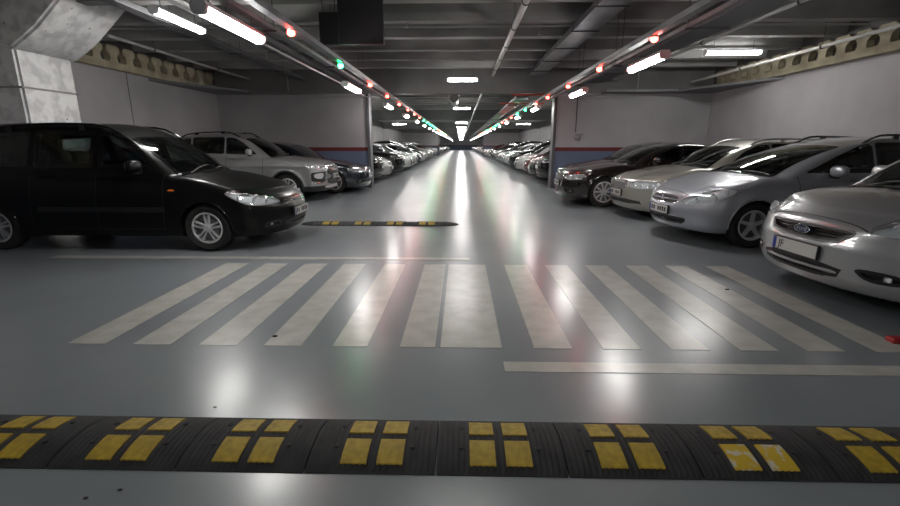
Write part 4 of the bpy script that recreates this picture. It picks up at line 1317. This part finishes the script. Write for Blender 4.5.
def make_module(pads=True, bolts=True):
    root = obj('speed_bump_section', bump_module(MOD-0.006), M_rub)
    for (xa, xb, ta, tb) in ((-0.135, -0.022, .10, .45), (0.022, 0.135, .10, .45), (-0.135, -0.022, .57, .88), (0.022, 0.135, .57, .88)):
        obj('yellow_reflector_pad', yellow_pad(xa, xb, ta, tb), M_yel, root)
    if bolts:
        for x, t in ((-0.17, .34), (0.17, .34), (-0.17, .72), (0.17, .72)):
            bm = bmesh.new(); tube(bm, [(0, 0, -0.006), (0, 0, 0.0035)], 0.011, 12)
            o = obj('bolt', bm, M_rubber, root); o.location = (x, t*BD, bump_z(t))
    return root
proto = make_module()
pos = ['at the left edge of the picture, cut off by the frame', 'second from the left edge', 'third from the left edge', 'just left of the middle seam', 'just right of the middle seam', 'third from the right edge, one past the middle', 'with whitened scuffed pads, second from the right edge', 'at the right edge of the picture']
xs0 = -0.10
for i in range(-5, 5):
    o = proto if i == -5 else clone(proto)
    o.location = (xs0+MOD*(i+0.5), 1.63, 0)
    vis = i+4
    k = min(max(vis, 0), 7)
    lab = {-5: 'black ribbed speed bump section past the left edge of the picture'}.get(i, 'near speed bump section, '+pos[min(i+4, 7)])
    if i == 4: lab = 'black ribbed rubber speed bump section running out past the silver hatchback side'
    tag(o, lab, 'speed bump', 'sections of the near speed bump')
    if i == 2:
        for ch in o.children:
            if ch.name.startswith('yellow') and ch.data.vertices[0].co.y < 0.2:
                ch.data = ch.data.copy(); ch.data.materials[0] = M_yelw; ch['label'] = 'yellow pad scuffed white'
# far bump: four sections and two rounded ends
fx0 = -2.55; fy = 7.62
mid = ['closest to the silver crossover', 'second from its left end', 'second from its right end', 'closest to the middle of the aisle']
for i in range(4):
    o = clone(proto); o.location = (fx0+MOD*(i+0.5), fy, 0)
    tag(o, 'small far speed bump section with yellow pads, '+mid[i], 'speed bump', 'sections of the far speed bump')
for sg in (-1, 1):
    bm = bmesh.new(); rings = []
    for k in range(9):
        a = PI/2*k/8
        s_ = math.cos(a); row = []
        for j in range(13):
            t = j/12
            row.append(bm.verts.new((sg*0.27*math.sin(a), BD/2+(t-0.5)*BD*max(s_, 0.02), bump_z(t)*max(s_, 0.05) if 0 < j < 12 else 0.0)))
        rings.append(row)
    for a, b in zip(rings, rings[1:]):
        for j in range(12): bm.faces.new((a[j], a[j+1], b[j+1], b[j]))
    bmesh.ops.recalc_face_normals(bm, faces=bm.faces)
    for f in bm.faces:
        if f.normal.z < 0: f.normal_flip()
    o = obj('speed_bump_end', bm, M_rub, smooth=True, loc=(fx0 if sg < 0 else fx0+4*MOD, fy, 0))
    tag(o, 'rounded black end piece of the far speed bump, '+('beside the parked cars' if sg < 0 else 'in the middle of the aisle'), 'speed bump')
# ------------------------------------------------------------------ lamps and services under the ceiling
M_diff = mat('lamp_diffuser', (0.9, 0.9, 0.9), 0.4, emit=(1.0, 0.98, 0.95), estr=LAMP)
M_lampbody = mat('lamp_body', (0.75, 0.75, 0.76), 0.4)
M_tray = noisy('galvanised', (0.20, 0.20, 0.21), (0.30, 0.30, 0.31), 4, (0.35, 0.5), 4, metal=0.5)
M_traydark = mat('tray_dark', (0.10, 0.10, 0.105), 0.5, 0.4)
M_pipe = mat('pipe_grey', (0.34, 0.34, 0.34), 0.35)
M_pipew = mat('pipe_pale', (0.55, 0.55, 0.53), 0.35)
M_cable = mat('cable', (0.03, 0.03, 0.03), 0.6)
M_redpipe = mat('pipe_red', (0.45, 0.05, 0.03), 0.4)
ZL = 2.56

def make_lamp(L=1.25):
    """weatherproof twin fitting along y: grey tray, long diffuser, end caps"""
    r = empty('ceiling_lamp')
    bm = bmesh.new(); prism(bm, [(-0.055, 0.045), (0.055, 0.045), (0.075, 0.0), (-0.075, 0.0)], 1, -L/2, L/2)
    obj('housing', bm, M_lampbody, r)
    bm = bmesh.new(); prism(bm, [(-0.068, 0.0), (0.068, 0.0), (0.06, -0.045), (0.03, -0.065), (-0.03, -0.065), (-0.06, -0.045)], 1, -L/2+0.03, L/2-0.03)
    obj('diffuser', bm, M_diff, r)
    for sg in (-1, 1):
        bm = bmesh.new(); prism(bm, [(-0.075, 0.012), (0.075, 0.012), (0.066, -0.05), (0.034, -0.07), (-0.034, -0.07), (-0.066, -0.05)], 1, sg*(L/2-0.035), sg*(L/2+0.01))
        obj('end_cap', bm, M_lampbody, r)
    for sg in (-1, 1):
        bm = bmesh.new(); tube(bm, [(0, sg*L*0.35, 0.04), (0, sg*L*0.35, 0.22)], 0.006, 6)
        obj('hanger', bm, M_traydark, r)
    return r
lamp0 = make_lamp()
lamp_short = make_lamp(0.82)
second = [True]
first = [True]
def lamp(x, y, z, rz, label, group):
    o = lamp0 if first[0] else clone(lamp0); first[0] = False
    o.location = (x, y, z); o.rotation_euler = (0, 0, rz)
    tag(o, label, 'ceiling lamp', group); return o

def short_lamp(x, y, z, rz, label, group):
    o = lamp_short if second[0] else clone(lamp_short); second[0] = False
    o.location = (x, y, z); o.rotation_euler = (0, 0, rz)
    tag(o, label, 'ceiling lamp', group); return o

ORD = ['nearest', 'second', 'third', 'fourth', 'fifth', 'sixth', 'seventh', 'eighth', 'ninth', 'tenth', 'eleventh', 'twelfth']
def ord_label(k, base, deep):
    return base % (ORD[k]+(' one' if k == 0 else '')) if k < len(ORD) else deep
LL = [4.95, 10.1]+[14.8+4.7*k for k in range(25)]
XLL, XLR = -2.33, 2.74
lamp(-2.4, -1.5, ZL, 0, 'unseen long white ceiling lamp added behind the viewpoint on the left', 'left lamp row')  # unseen lamp added at the back of the row to light the foreground
for k, y in enumerate(LL):
    lamp(XLL if k < 2 else -2.3, y, ZL, 0, 'white strip lamp over the left bay fronts, %s in that row' % ORD[k] if k < 9 else 'distant strip lamp deep in the left row near the vanishing point', 'left lamp row')
LR = [-2.0, 7.2, 11.2]+[15.9+4.7*k for k in range(25)]  # first entry is an unseen lamp added behind the viewpoint to light the foreground
for k, y in enumerate(LR):
    lamp(XLR if k < 3 else 2.5, y, ZL, 0, 'white strip lamp over the right bay fronts, %s in that row' % ORD[max(k-1, 0)] if 0 < k < 9 else ('distant strip lamp deep in the right row near the vanishing point' if k else 'unseen white strip lamp added behind the viewpoint on the right'), 'right lamp row')
LC = [-4.0, 4.0, 12.7, 22.3, 31.5, 39.5]+[47.2+4.9*k for k in range(17)]  # starts with an unseen lamp behind the camera, added for foreground light
for k, y in enumerate(LC):
    short_lamp(0.03, y, 3.07 if k < 4 else 2.84, PI/2, 'crosswise white lamp over the middle of the aisle, %s in its line' % ORD[k-2] if 2 <= k < 9 else ('distant crosswise lamp deep in the middle line' if k >= 9 else 'crosswise white lamp above and outside the picture, %s the crossing' % ('over' if k == 1 else 'added behind')), 'middle lamp row')
lamp(-4.36, 7.5, 3.24, 0, 'partly hidden strip lamp high among the left ribs above the black car', 'outer lamps')
lamp(6.08, 11.0, 3.40, PI/2, 'crosswise lamp tucked against a rib above the right bays', 'outer lamps')
for k, (x, y) in enumerate([(-5.5, 21.6), (-5.5, 31.5), (-5.5, 41.5), (-5.5, 52)]):
    lamp(x, y, 3.2, PI/2, 'crosswise lamp over the far left bays beyond the cross wall, %s from it' % ORD[k], 'outer lamps')
for k, (x, y) in enumerate([(5.5, 21.6), (5.5, 31.5), (5.5, 41.5), (5.5, 52)]):
    lamp(x, y, 3.2, PI/2, 'crosswise lamp over the far right bays beyond the cross wall, %s from it' % ORD[k], 'outer lamps')

# cable trays and pipes along the aisle
def run_box(name, x, wd, z, h, y0, y1, m, label, cat, lips=True, rungs=0.0):
    bm = bmesh.new()
    if lips:
        box(bm, x-wd/2, x-wd/2+0.012, y0, y1, z, z+h); box(bm, x+wd/2-0.012, x+wd/2, y0, y1, z, z+h)
        box(bm, x-wd/2+0.012, x+wd/2-0.012, y0, y1, z, z+0.01)
    else: box(bm, x-wd/2, x+wd/2, y0, y1, z, z+h)
    o = obj(name, bm, m); tag(o, label, cat)
    if rungs:
        n = int((y1-y0)/rungs)
        for k in range(min(n, 24)):
            y = y0+rungs*(k+0.5)
            bm = bmesh.new()
            for sx in (-1, 1): tube(bm, [(x+sx*wd*0.5, y, z-0.015), (x+sx*wd*0.5, y, ZC)], 0.006, 5)
            tube(bm, [(x-wd*0.5-0.03, y, z-0.012), (x+wd*0.5+0.03, y, z-0.012)], 0.012, 5)
            obj('hanger', bm, M_traydark, o)
    return o
def run_pipe(name, x, z, r, y0, y1, m, label, clamps=0.0, cm=None, cat='pipe', x2=None, z2=None):
    bm = bmesh.new(); tube(bm, [(x, y0, z), (x if x2 is None else x2, y1, z if z2 is None else z2)], r, 14)
    o = obj(name, bm, m, smooth=True); tag(o, label, cat)
    if clamps:
        y = y0+clamps/2; k = 0
        while y < y1 and k < 30:
            bm = bmesh.new(); tube(bm, [(x, y-0.02, z), (x, y+0.02, z)], r+0.008, 14)
            tube(bm, [(x, y, z+r), (x, y, ZC)], 0.005, 5)
            obj('clamp', bm, cm or M_cable, o); y += clamps; k += 1
    return o
run_pipe('drain_pipe', 0.92, 3.36, 0.05, 0.6, 14.1, M_pipew, 'long pale round pipe with black clamps under the near ceiling, right of the middle', 1.45)
run_pipe('drain_pipe', 0.60, 2.84, 0.03, 14.3, 110, M_pipew, 'thin pale pipe running beyond the big beam beside the middle lamps', 4.0)
run_box('cable_tray', 2.22, 0.44, 3.36, 0.10, 0.6, 14.3, M_tray, 'wide perforated grey cable tray under the near ribs, right of the pale pipe', 'cable tray', True, 1.5)
bm = bmesh.new()
for k in range(11): tube(bm, [(2.05+k*0.034, 0.6, 3.385+0.012*(k % 3)), (2.05+k*0.034, 14.3, 3.385+0.012*((k+1) % 3))], 0.012, 6)
o = obj('cable_bundle', bm, M_cable); tag(o, 'bundle of thin cables lying in the wide cable tray', 'cable', kind='stuff')
run_box('cable_tray', 2.0, 0.42, 2.84, 0.08, 15.5, 112, M_tray, 'wide grey cable tray continuing beyond the big beam on the right', 'cable tray', True, 5.0)
# indicator trays
ZT = 2.60
run_box('light_track', -1.88, 0.09, ZT, 0.06, -1.0, 134, M_tray, 'narrow metal track carrying the bay indicator lamps on the left', 'track', False, 0)
run_box('light_track', 2.25, 0.09, ZT+0.0, 0.06, -1.0, 134, M_tray, 'narrow metal track carrying the bay indicator lamps on the right', 'track', False, 0)
run_box('light_track', XLL, 0.10, ZL+0.16, 0.05, -0.6, 14.3, M_tray, 'metal track holding the left strip lamps', 'track', False, 2.6)
run_box('light_track', XLR, 0.10, ZL+0.16, 0.05, -0.6, 14.3, M_tray, 'metal track holding the right strip lamps', 'track', False, 2.6)
run_box('cable_tray', -3.75, 0.36, 3.22, 0.10, -1.0, 14.6, M_traydark, 'dark wide cable tray above the left strip lamps', 'cable tray', True, 2.4)
run_box('cable_tray', 4.05, 0.50, 3.20, 0.10, 2.0, 14.6, M_traydark, 'dark wide cable tray above the right bays', 'cable tray', True, 2.4)
run_box('cable_tray', -4.9, 0.20, 3.30, 0.08, 2.0, 14.6, M_traydark, 'narrow dark tray beside the high left lamp', 'cable tray', True, 2.4)
run_pipe('conduit', -3.02, 2.86, 0.02, -1.0, 14.7, M_pipe, 'thin pale conduit crossing under the left dark tray')
run_pipe('conduit', 4.70, 3.30, 0.035, 0.5, 14.7, M_pipe, 'grey pipe running above the right bays beside the dark tray', 2.6)
run_pipe('conduit', 7.00, 3.22, 0.035, 0.5, 14.7, M_pipew, 'pale pipe next to the scalloped beam on the right', 2.6)
run_pipe('conduit', -6.6, 3.35, 0.03, 8.95, 14.7, M_pipe, 'grey pipe next to the scalloped beam on the left', 2.6)
# crosswise services at the first beam
bm = bmesh.new(); tube(bm, [(1.55, YB-0.25, 2.86), (2.6, YB-0.25, 2.86)], 0.022, 8); o = obj('sprinkler_pipe', bm, M_redpipe, smooth=True)
tag(o, 'short red crosswise pipe under the big beam on the right', 'pipe')
bm = bmesh.new(); tube(bm, [(1.35, YB+2.0, 2.79), (2.95, YB+2.0, 2.79)], 0.022, 8); o = obj('sprinkler_pipe', bm, M_redpipe, smooth=True)
tag(o, 'red crosswise pipe just beyond the big beam on the right', 'pipe')
for sg, nm in ((-1, 'left'), (1, 'right')):
    bm = bmesh.new(); tube(bm, [(sg*2.45, YB-0.30, 2.80), (sg*5.3, YB-0.30, 2.82), (sg*5.34, YB-0.30, 2.86), (sg*5.34, YB-0.30, 3.5)], 0.018, 8)
    o = obj('conduit', bm, M_pipe, smooth=True); tag(o, 'bent crosswise conduit along the top of the %s cross wall' % nm, 'pipe')
for y, z in ((11.2, 3.497), (9.1, 3.497)):
    bm = bmesh.new(); tube(bm, [(-7.4, y, z), (7.4, y, z)], 0.018, 8); o = obj('conduit', bm, M_pipe, smooth=True)
    tag(o, 'thin crosswise conduit under the ribs, '+('just before the big beam' if y > 10 else 'well before the big beam'), 'pipe')
# sprinkler heads
k = 0
for (x, y) in ((-5.4, 5.8), (-5.2, 8.8), (5.2, 8.6), (1.5, 9.5), (-1.0, 8.9), (5.9, 12.0), (-4.8, 11.8)):
    bm = bmesh.new(); tube(bm, [(0, 0, 0.5), (0, 0, 0.06)], 0.013, 8); tube(bm, [(0, 0, 0.06), (0, 0, 0.0)], 0.02, 8); tube(bm, [(0, 0, -0.005), (0, 0, -0.012)], 0.035, 10)
    o = obj('sprinkler', bm, M_pipe, loc=(x, y, ZC-0.5))
    tag(o, 'small hanging sprinkler head under the ribs, '+['far left above the black car', 'left, behind the high lamp', 'right, before the crosswise lamp', 'beside the wide cable tray', 'left of the middle near the black panels', 'far right by the cross wall', 'far left by the cross wall'][k], 'sprinkler'); k += 1

# bay indicator lamps
def indicator_proto(nm, c, s_):
    r = empty('bay_indicator')
    bm = bmesh.new(); tube(bm, [(0, 0, 0.05), (0, 0, 0.02)], 0.05, 16, rs=[0.03, 0.045]); obj('indicator_base', bm, M_lampbody, r, smooth=True)
    bm = bmesh.new(); bmesh.ops.create_uvsphere(bm, u_segments=16, v_segments=8, radius=0.042)
    for v in bm.verts: v.co.z *= 0.8
    obj('indicator_lens', bm, mat('indicator_'+nm, c, 0.3, emit=c, estr=s_), r, smooth=True)
    return r
RED, GRN = indicator_proto('red', (1.0, 0.035, 0.02), 34), indicator_proto('green', (0.02, 1.0, 0.22), 26)
usedI = {}
def indicator(x, y, c, label):
    src = RED if c == 'r' else GRN
    o = src if c not in usedI else clone(src); usedI[c] = 1
    o.location = (x, y, ZT-0.04); tag(o, label, 'indicator lamp', 'bay indicator lamps')
cl = ['r', 'g', 'r', 'r']
yy = [5.35, 7.45, 9.8, 12.0]
names_l = ['red bay indicator on the left track, nearest one', 'green bay indicator on the near left track', 'red bay indicator on the left track, next after the green one', 'red bay indicator on the left track, last before the cross wall']
for y, c, n in zip(yy, cl, names_l): indicator(-1.88, y, c, n)
yr = [5.75, 7.9, 10.1, 12.4]
names_r = ['red bay indicator on the right track, nearest one', 'red bay indicator on the right track, second one', 'red bay indicator on the right track beside the strip lamp', 'red bay indicator on the right track, last before the cross wall']
for y, n in zip(yr, names_r): indicator(2.25, y, 'r', n)
y = 14.3
r2 = random.Random(5)
while y < 58:
    for sg in (-1, 1):
        if y < 27: c = 'r' if r2.random() < 0.8 else 'g'
        else: c = 'g' if r2.random() < 0.6 else 'r'
        indicator(-1.88 if sg < 0 else 2.25, y, c, '%s bay indicator deep in the %s row beyond the cross wall' % ('red' if c == 'r' else 'green', 'left' if sg < 0 else 'right'))
    y += 2.3

# black hanging panels (switched off display boards seen from behind)
for (x0, x1, z0, z1, yy_, lab) in ((-1.81, -1.15, 2.81, 3.9, 7.2, 'tall black hanging panel under the ribs, left of the middle'), (-2.10, -1.815, 2.81, 3.25, 7.22, 'small black hanging box attached left of the tall black panel')):
    bm = bmesh.new(); box(bm, x0, x1, yy_-0.05, yy_+0.05, z0, z1, 0, 0.008); o = obj('hanging_panel', bm, M_black)
    tag(o, lab, 'sign')
    bm = bmesh.new()
    for xx in (x0+0.05, x1-0.05): tube(bm, [(xx, yy_, z1-0.01), (xx, yy_, ZC)], 0.008, 6)
    obj('hanger', bm, M_traydark, o)
# ceiling fan unit over the far aisle
bm = bmesh.new(); pts = [(math.cos(2*PI*k/20), math.sin(2*PI*k/20)) for k in range(20)]
prism(bm, [(-0.28+0.17*a, 3.15+0.17*b) for a, b in pts], 1, 18.5, 20.0)
box(bm, -0.5, -0.06, 18.9, 19.6, 3.3, 3.36); box(bm, -0.45, -0.42, 19.2, 19.23, 3.35, ZC+0.01); box(bm, -0.14, -0.11, 19.2, 19.23, 3.35, ZC+0.01)
o = obj('jet_fan', bm, M_pipe); tag(o, 'grey tubular ventilation fan under the ceiling beyond the big beam', 'fan')

# big insulated air duct on the left: sloping box that turns down the wall
def duct_material():
    m = bpy.data.materials.new('insulated_duct'); m.use_nodes = True
    nt = m.node_tree; N = nt.nodes; Lk = nt.links; b = N['Principled BSDF']
    tc = N.new('ShaderNodeTexCoord'); n = N.new('ShaderNodeTexNoise'); n.inputs['Scale'].default_value = 5; n.inputs['Detail'].default_value = 7
    Lk.new(tc.outputs['Object'], n.inputs['Vector'])
    mx = N.new('ShaderNodeMix'); mx.data_type = 'RGBA'; mx.inputs[6].default_value = (0.80, 0.80, 0.80, 1); mx.inputs[7].default_value = (0.58, 0.58, 0.585, 1)
    r = N.new('ShaderNodeMapRange'); r.inputs[1].default_value = .45; r.inputs[2].default_value = .62; Lk.new(n.outputs['Fac'], r.inputs[0]); Lk.new(r.outputs[0], mx.inputs[0])
    v = N.new('ShaderNodeTexVoronoi'); v.inputs['Scale'].default_value = 5; Lk.new(tc.outputs['Object'], v.inputs['Vector'])
    r2_ = N.new('ShaderNodeMapRange'); r2_.inputs[1].default_value = .06; r2_.inputs[2].default_value = .09; r2_.inputs[3].default_value = 1; r2_.inputs[4].default_value = 0; Lk.new(v.outputs['Distance'], r2_.inputs[0])
    mx2 = N.new('ShaderNodeMix'); mx2.data_type = 'RGBA'; Lk.new(mx.outputs[2], mx2.inputs[6]); mx2.inputs[7].default_value = (0.10, 0.10, 0.10, 1); Lk.new(r2_.outputs[0], mx2.inputs[0])
    Lk.new(mx2.outputs[2], b.inputs['Base Color']); b.inputs['Roughness'].default_value = 0.45; b.inputs['Metallic'].default_value = 0.1
    bp = N.new('ShaderNodeBump'); bp.inputs['Strength'].default_value = 0.5; bp.inputs['Distance'].default_value = 0.02; Lk.new(n.outputs['Fac'], bp.inputs['Height']); Lk.new(bp.outputs['Normal'], b.inputs['Normal'])
    return m
M_duct = duct_material()
# air duct: comes down diagonally from the ribs, then drops to the floor behind the black car
root = empty('air_duct', (-7.0, 7.9, 0))
tag(root, 'big silver insulated air duct slanting down to the floor behind the black car', 'air duct')
def duct_part(name, poly, ya, yb):
    bm = bmesh.new(); prism(bm, [(x+7.0, z) for x, z in poly], 1, ya-7.9, yb-7.9)
    bmesh.ops.bevel(bm, geom=list(bm.edges), offset=0.04, segments=2, affect='EDGES')
    return obj(name, bm, M_duct, root, smooth=True)
duct_part('slanting_duct', [(-5.5, 3.95), (-6.9, 3.95), (-7.73, 3.3), (-7.73, 2.84), (-6.9, 2.80), (-6.45, 3.10)], 7.28, 8.5)
duct_part('duct_drop', [(-7.73, 0.0), (-6.93, 0.0), (-6.93, 2.86), (-7.73, 2.9)], 7.35, 8.42)
for z in (2.25, 1.3):
    bm = bmesh.new(); box(bm, -7.735+7.0, -6.92+7.0, 7.34-7.9, 8.43-7.9, z-0.015, z+0.015); obj('joint_band', bm, M_tray, root)

# fire-hose style cable loop on the right cross wall
bm = bmesh.new()
tube(bm, [(3.62, YB-0.03, 2.9), (3.62, YB-0.03, 1.75)], 0.012, 8)
o = obj('wall_cable', bm, M_cable); tag(o, 'thin cable hanging down the right cross wall', 'cable')
bm = bmesh.new(); pts = [(3.70+0.10*math.cos(2*PI*k/18), YB-0.06, 1.62+0.10*math.sin(2*PI*k/18)) for k in range(19)]
tube(bm, pts, 0.022, 8, caps=False); tube(bm, [(3.68, YB-0.02, 1.62), (3.68, YB-0.09, 1.62)], 0.05, 12); tube(bm, [(3.70, YB-0.06, 1.68), (3.86, YB-0.05, 1.74)], 0.018, 8)
o = obj('wall_bracket', bm, M_pipe, smooth=True); tag(o, 'small round grey fitting at the end of the cable on the right cross wall', 'bracket')
# dry bits of debris on the floor
M_leaf = mat('debris', (0.03, 0.025, 0.02), 0.8)
for k, ((px, py), lab) in enumerate((((275, 337), 'small dark leaf on the fourth crossing stripe'), ((727, 290), 'tiny dark scrap near the last crossing stripe on the right'), ((120, 491), 'dark crumb on the floor at the lower left, before the near bump'), ((86, 499), 'dark crumb at the bottom left corner'), ((215, 408), 'dark crumb just beyond the near bump, left side'))):
    x, y = ground(px, py); s_ = 0.016 if k < 2 else 0.008
    bm = bmesh.new(); bmesh.ops.create_icosphere(bm, subdivisions=1, radius=s_)
    for v in bm.verts: v.co.x *= 1.5; v.co.z = v.co.z*0.4+0.3*s_; v.co.y *= 0.8+0.4*rnd.random()
    o = obj('debris', bm, M_leaf, loc=(x, y, 0.003)); tag(o, lab, 'debris')
# red object at the right edge of the frame beside the silver hatchback
x, y = ground(893, 343)
bm = bmesh.new(); box(bm, x-0.02, x+0.16, y-0.02, y+0.05, 0.0, 0.04, 0, 0.012)
o = obj('wheel_chock', bm, mat('red_plastic', (0.35, 0.02, 0.02), 0.4)); tag(o, 'small red plastic piece on the floor at the right edge below the silver hatchback', 'chock')

# ------------------------------------------------------------------ the parked cars near the viewpoint
P_silver = paint('silver_paint', (0.36, 0.37, 0.38), 0.45, 0.30)
P_blue = paint('silver_blue_paint', (0.32, 0.335, 0.37), 0.45, 0.30)
P_beige = paint('beige_silver_paint', (0.31, 0.30, 0.265), 0.45, 0.30)
P_black = paint('black_paint', (0.004, 0.004, 0.004), 0.0, 0.3)
P_black.node_tree.nodes['Principled BSDF'].inputs['Coat Weight'].default_value = 0.15
P_black.node_tree.nodes['Principled BSDF'].inputs['Specular IOR Level'].default_value = 0.2
P_brown = paint('dark_brown_paint', (0.012, 0.008, 0.007), 0.1, 0.2)
P_slate = paint('dark_slate_paint', (0.018, 0.024, 0.032), 0.2, 0.2)
P_suv = paint('crossover_silver', (0.31, 0.31, 0.312), 0.5, 0.30)
CARS = [
    ('R', spec_hatch(P_silver), 3.07, 4.10, 'silver hatchback at the right edge with wide black grille and blue banded plate'),
    ('R', spec_mpv(P_blue), 2.98, 6.80, 'silver blue family car with long swept headlights, second car from the right edge'),
    ('R', spec_estate(P_beige), 3.05, 8.95, 'beige silver estate car between the silver blue family car and the dark brown saloon'),
    ('R', spec_sedan(P_brown), 2.32, 11.05, 'dark brown saloon with ten-spoke wheels and chrome framed grille'),
    ('L', spec_wagon(P_black), 2.35, 6.52, 'large black family car with roof rails at the left edge'),
    ('L', spec_suv(P_suv), 3.28, 11.78, 'silver crossover with dark grille behind the black family car'),
]
for side, spec, xn, yc, lab in CARS:
    r, S = make_car(spec)
    if side == 'R': r.location = (xn, yc, 0)
    else: r.location = (-xn, yc, 0); r.rotation_euler = (0, 0, PI)
    del r['_L']
    if side == 'R': r.rotation_euler = (0, 0, math.radians({4.10: 2, 6.80: 4, 8.95: 2}.get(yc, 0)))
    tag(r, lab, 'car')
sA = spec_sedan(P_slate); sA['badge'] = ring_badge(.64); sA['rim'] = 'five'; sA['cell'] = .026; sA['shape'] = dict(sA['shape'], roof=[(a, b+(.03 if b > 1.2 else 0)) for a, b in sA['shape']['roof']])
sA['grilles'] = [dict(pts=[(0,-.36,.60),(0,.36,.60),(0,.38,.66),(0,.34,.69),(0,-.34,.69),(0,-.38,.66)], bars=[.62,.65], barr=.006, barmat=M_chrome, rim=.006, off=.002), dict(name='lower_grille', pts=[(0,-.55,.30),(0,.55,.30),(0,.5,.39),(0,-.5,.39)], bars=[.33,.36], off=.002)]
r, S = make_car(sA); del r['_L']; r.location = (-2.75, 13.8, 0); r.rotation_euler = (0, 0, PI)
tag(r, 'dark slate saloon parked against the left cross wall with its front lamps showing', 'car')
q = clone(r, None, P_brown, P_slate); q.location = (2.85, 13.45, 0); q.rotation_euler = (0, 0, 0)
tag(q, 'dark slate saloon parked against the right cross wall, mostly hidden by the dark brown one', 'car')

# ------------------------------------------------------------------ the far rows
FARBLACK = paint('far_paint_black', (0.008, 0.008, 0.009), 0.0, 0.18)
PC = {'black': FARBLACK, 'white': paint('far_white', (0.40, 0.40, 0.40), 0.0, 0.25), 'silver': P_silver, 'grey': paint('far_grey', (0.10, 0.105, 0.11), 0.3, 0.25), 'dark red': paint('far_red', (0.12, 0.012, 0.014), 0.2, 0.22)}
kinds = {}
for nm, f in (('hatchback', spec_hatch), ('crossover', spec_suv), ('estate', spec_estate), ('saloon', spec_sedan)):
    s = far_spec(f, FARBLACK)
    kinds[nm] = make_car(s, near=False)[0]; del kinds[nm]['_L']
used = {}
def far_car(kind, colour, side, xn, y, label, group):
    src = kinds[kind]
    if kind not in used: o = src; used[kind] = 1; 
    else: o = clone(src)
    # repaint
    for ch in [o]+[c for c in o.children_recursive]:
        if ch.type == 'MESH':
            for s_ in ch.material_slots:
                if s_.material and s_.material.name.startswith('far_paint_black') or (s_.link == 'OBJECT'):
                    s_.link = 'OBJECT'; s_.material = PC[colour]
    o.location = (xn if side == 'R' else -xn, y, 0); o.rotation_euler = (0, 0, 0 if side == 'R' else PI)
    tag(o, label, 'car', group)
kl = [('crossover','black',2.85),('hatchback','white',2.85),('crossover','black',2.6),('hatchback','silver',2.9),('saloon','white',2.75),('estate','silver',2.8),('saloon','silver',2.9),('hatchback','grey',2.8),('crossover','black',2.9),('saloon','white',2.8),('estate','grey',2.9)]
kr = [('crossover','black',2.75),('hatchback','black',2.8),('hatchback','dark red',2.9),('hatchback','white',2.75),('crossover','black',2.7),('saloon','silver',2.9),('hatchback','white',2.8),('saloon','black',2.9),('estate','silver',2.8),('crossover','grey',2.9)]
word = ['first', 'second', 'third', 'fourth', 'fifth', 'sixth', 'seventh', 'eighth', 'ninth', 'tenth', 'eleventh', 'twelfth', 'thirteenth', 'fourteenth']
for side, lst, sn in (('L', kl, 'left'), ('R', kr, 'right')):
    y = 16.6; k = 0; r3 = random.Random(3 if side == 'L' else 8)
    while y < 122:
        if abs(y-62.2) < 1.3: y += 2.3; continue
        if k < len(lst): kd, c, xn = lst[k]
        else: kd = r3.choice(['hatchback', 'hatchback', 'saloon', 'estate', 'crossover']); c = r3.choice(['white', 'black', 'silver', 'silver', 'grey', 'dark red']); xn = 2.8+0.2*r3.random()
        if k < 14: lab = '%s %s, %s car beyond the %s cross wall' % (c, kd, word[k], sn)
        else: lab = 'distant %s %s deep in the %s row' % (c, kd, sn)
        far_car(kd, c, side, xn, y, lab, 'cars of the far %s row' % sn)
        y += 2.3; k += 1
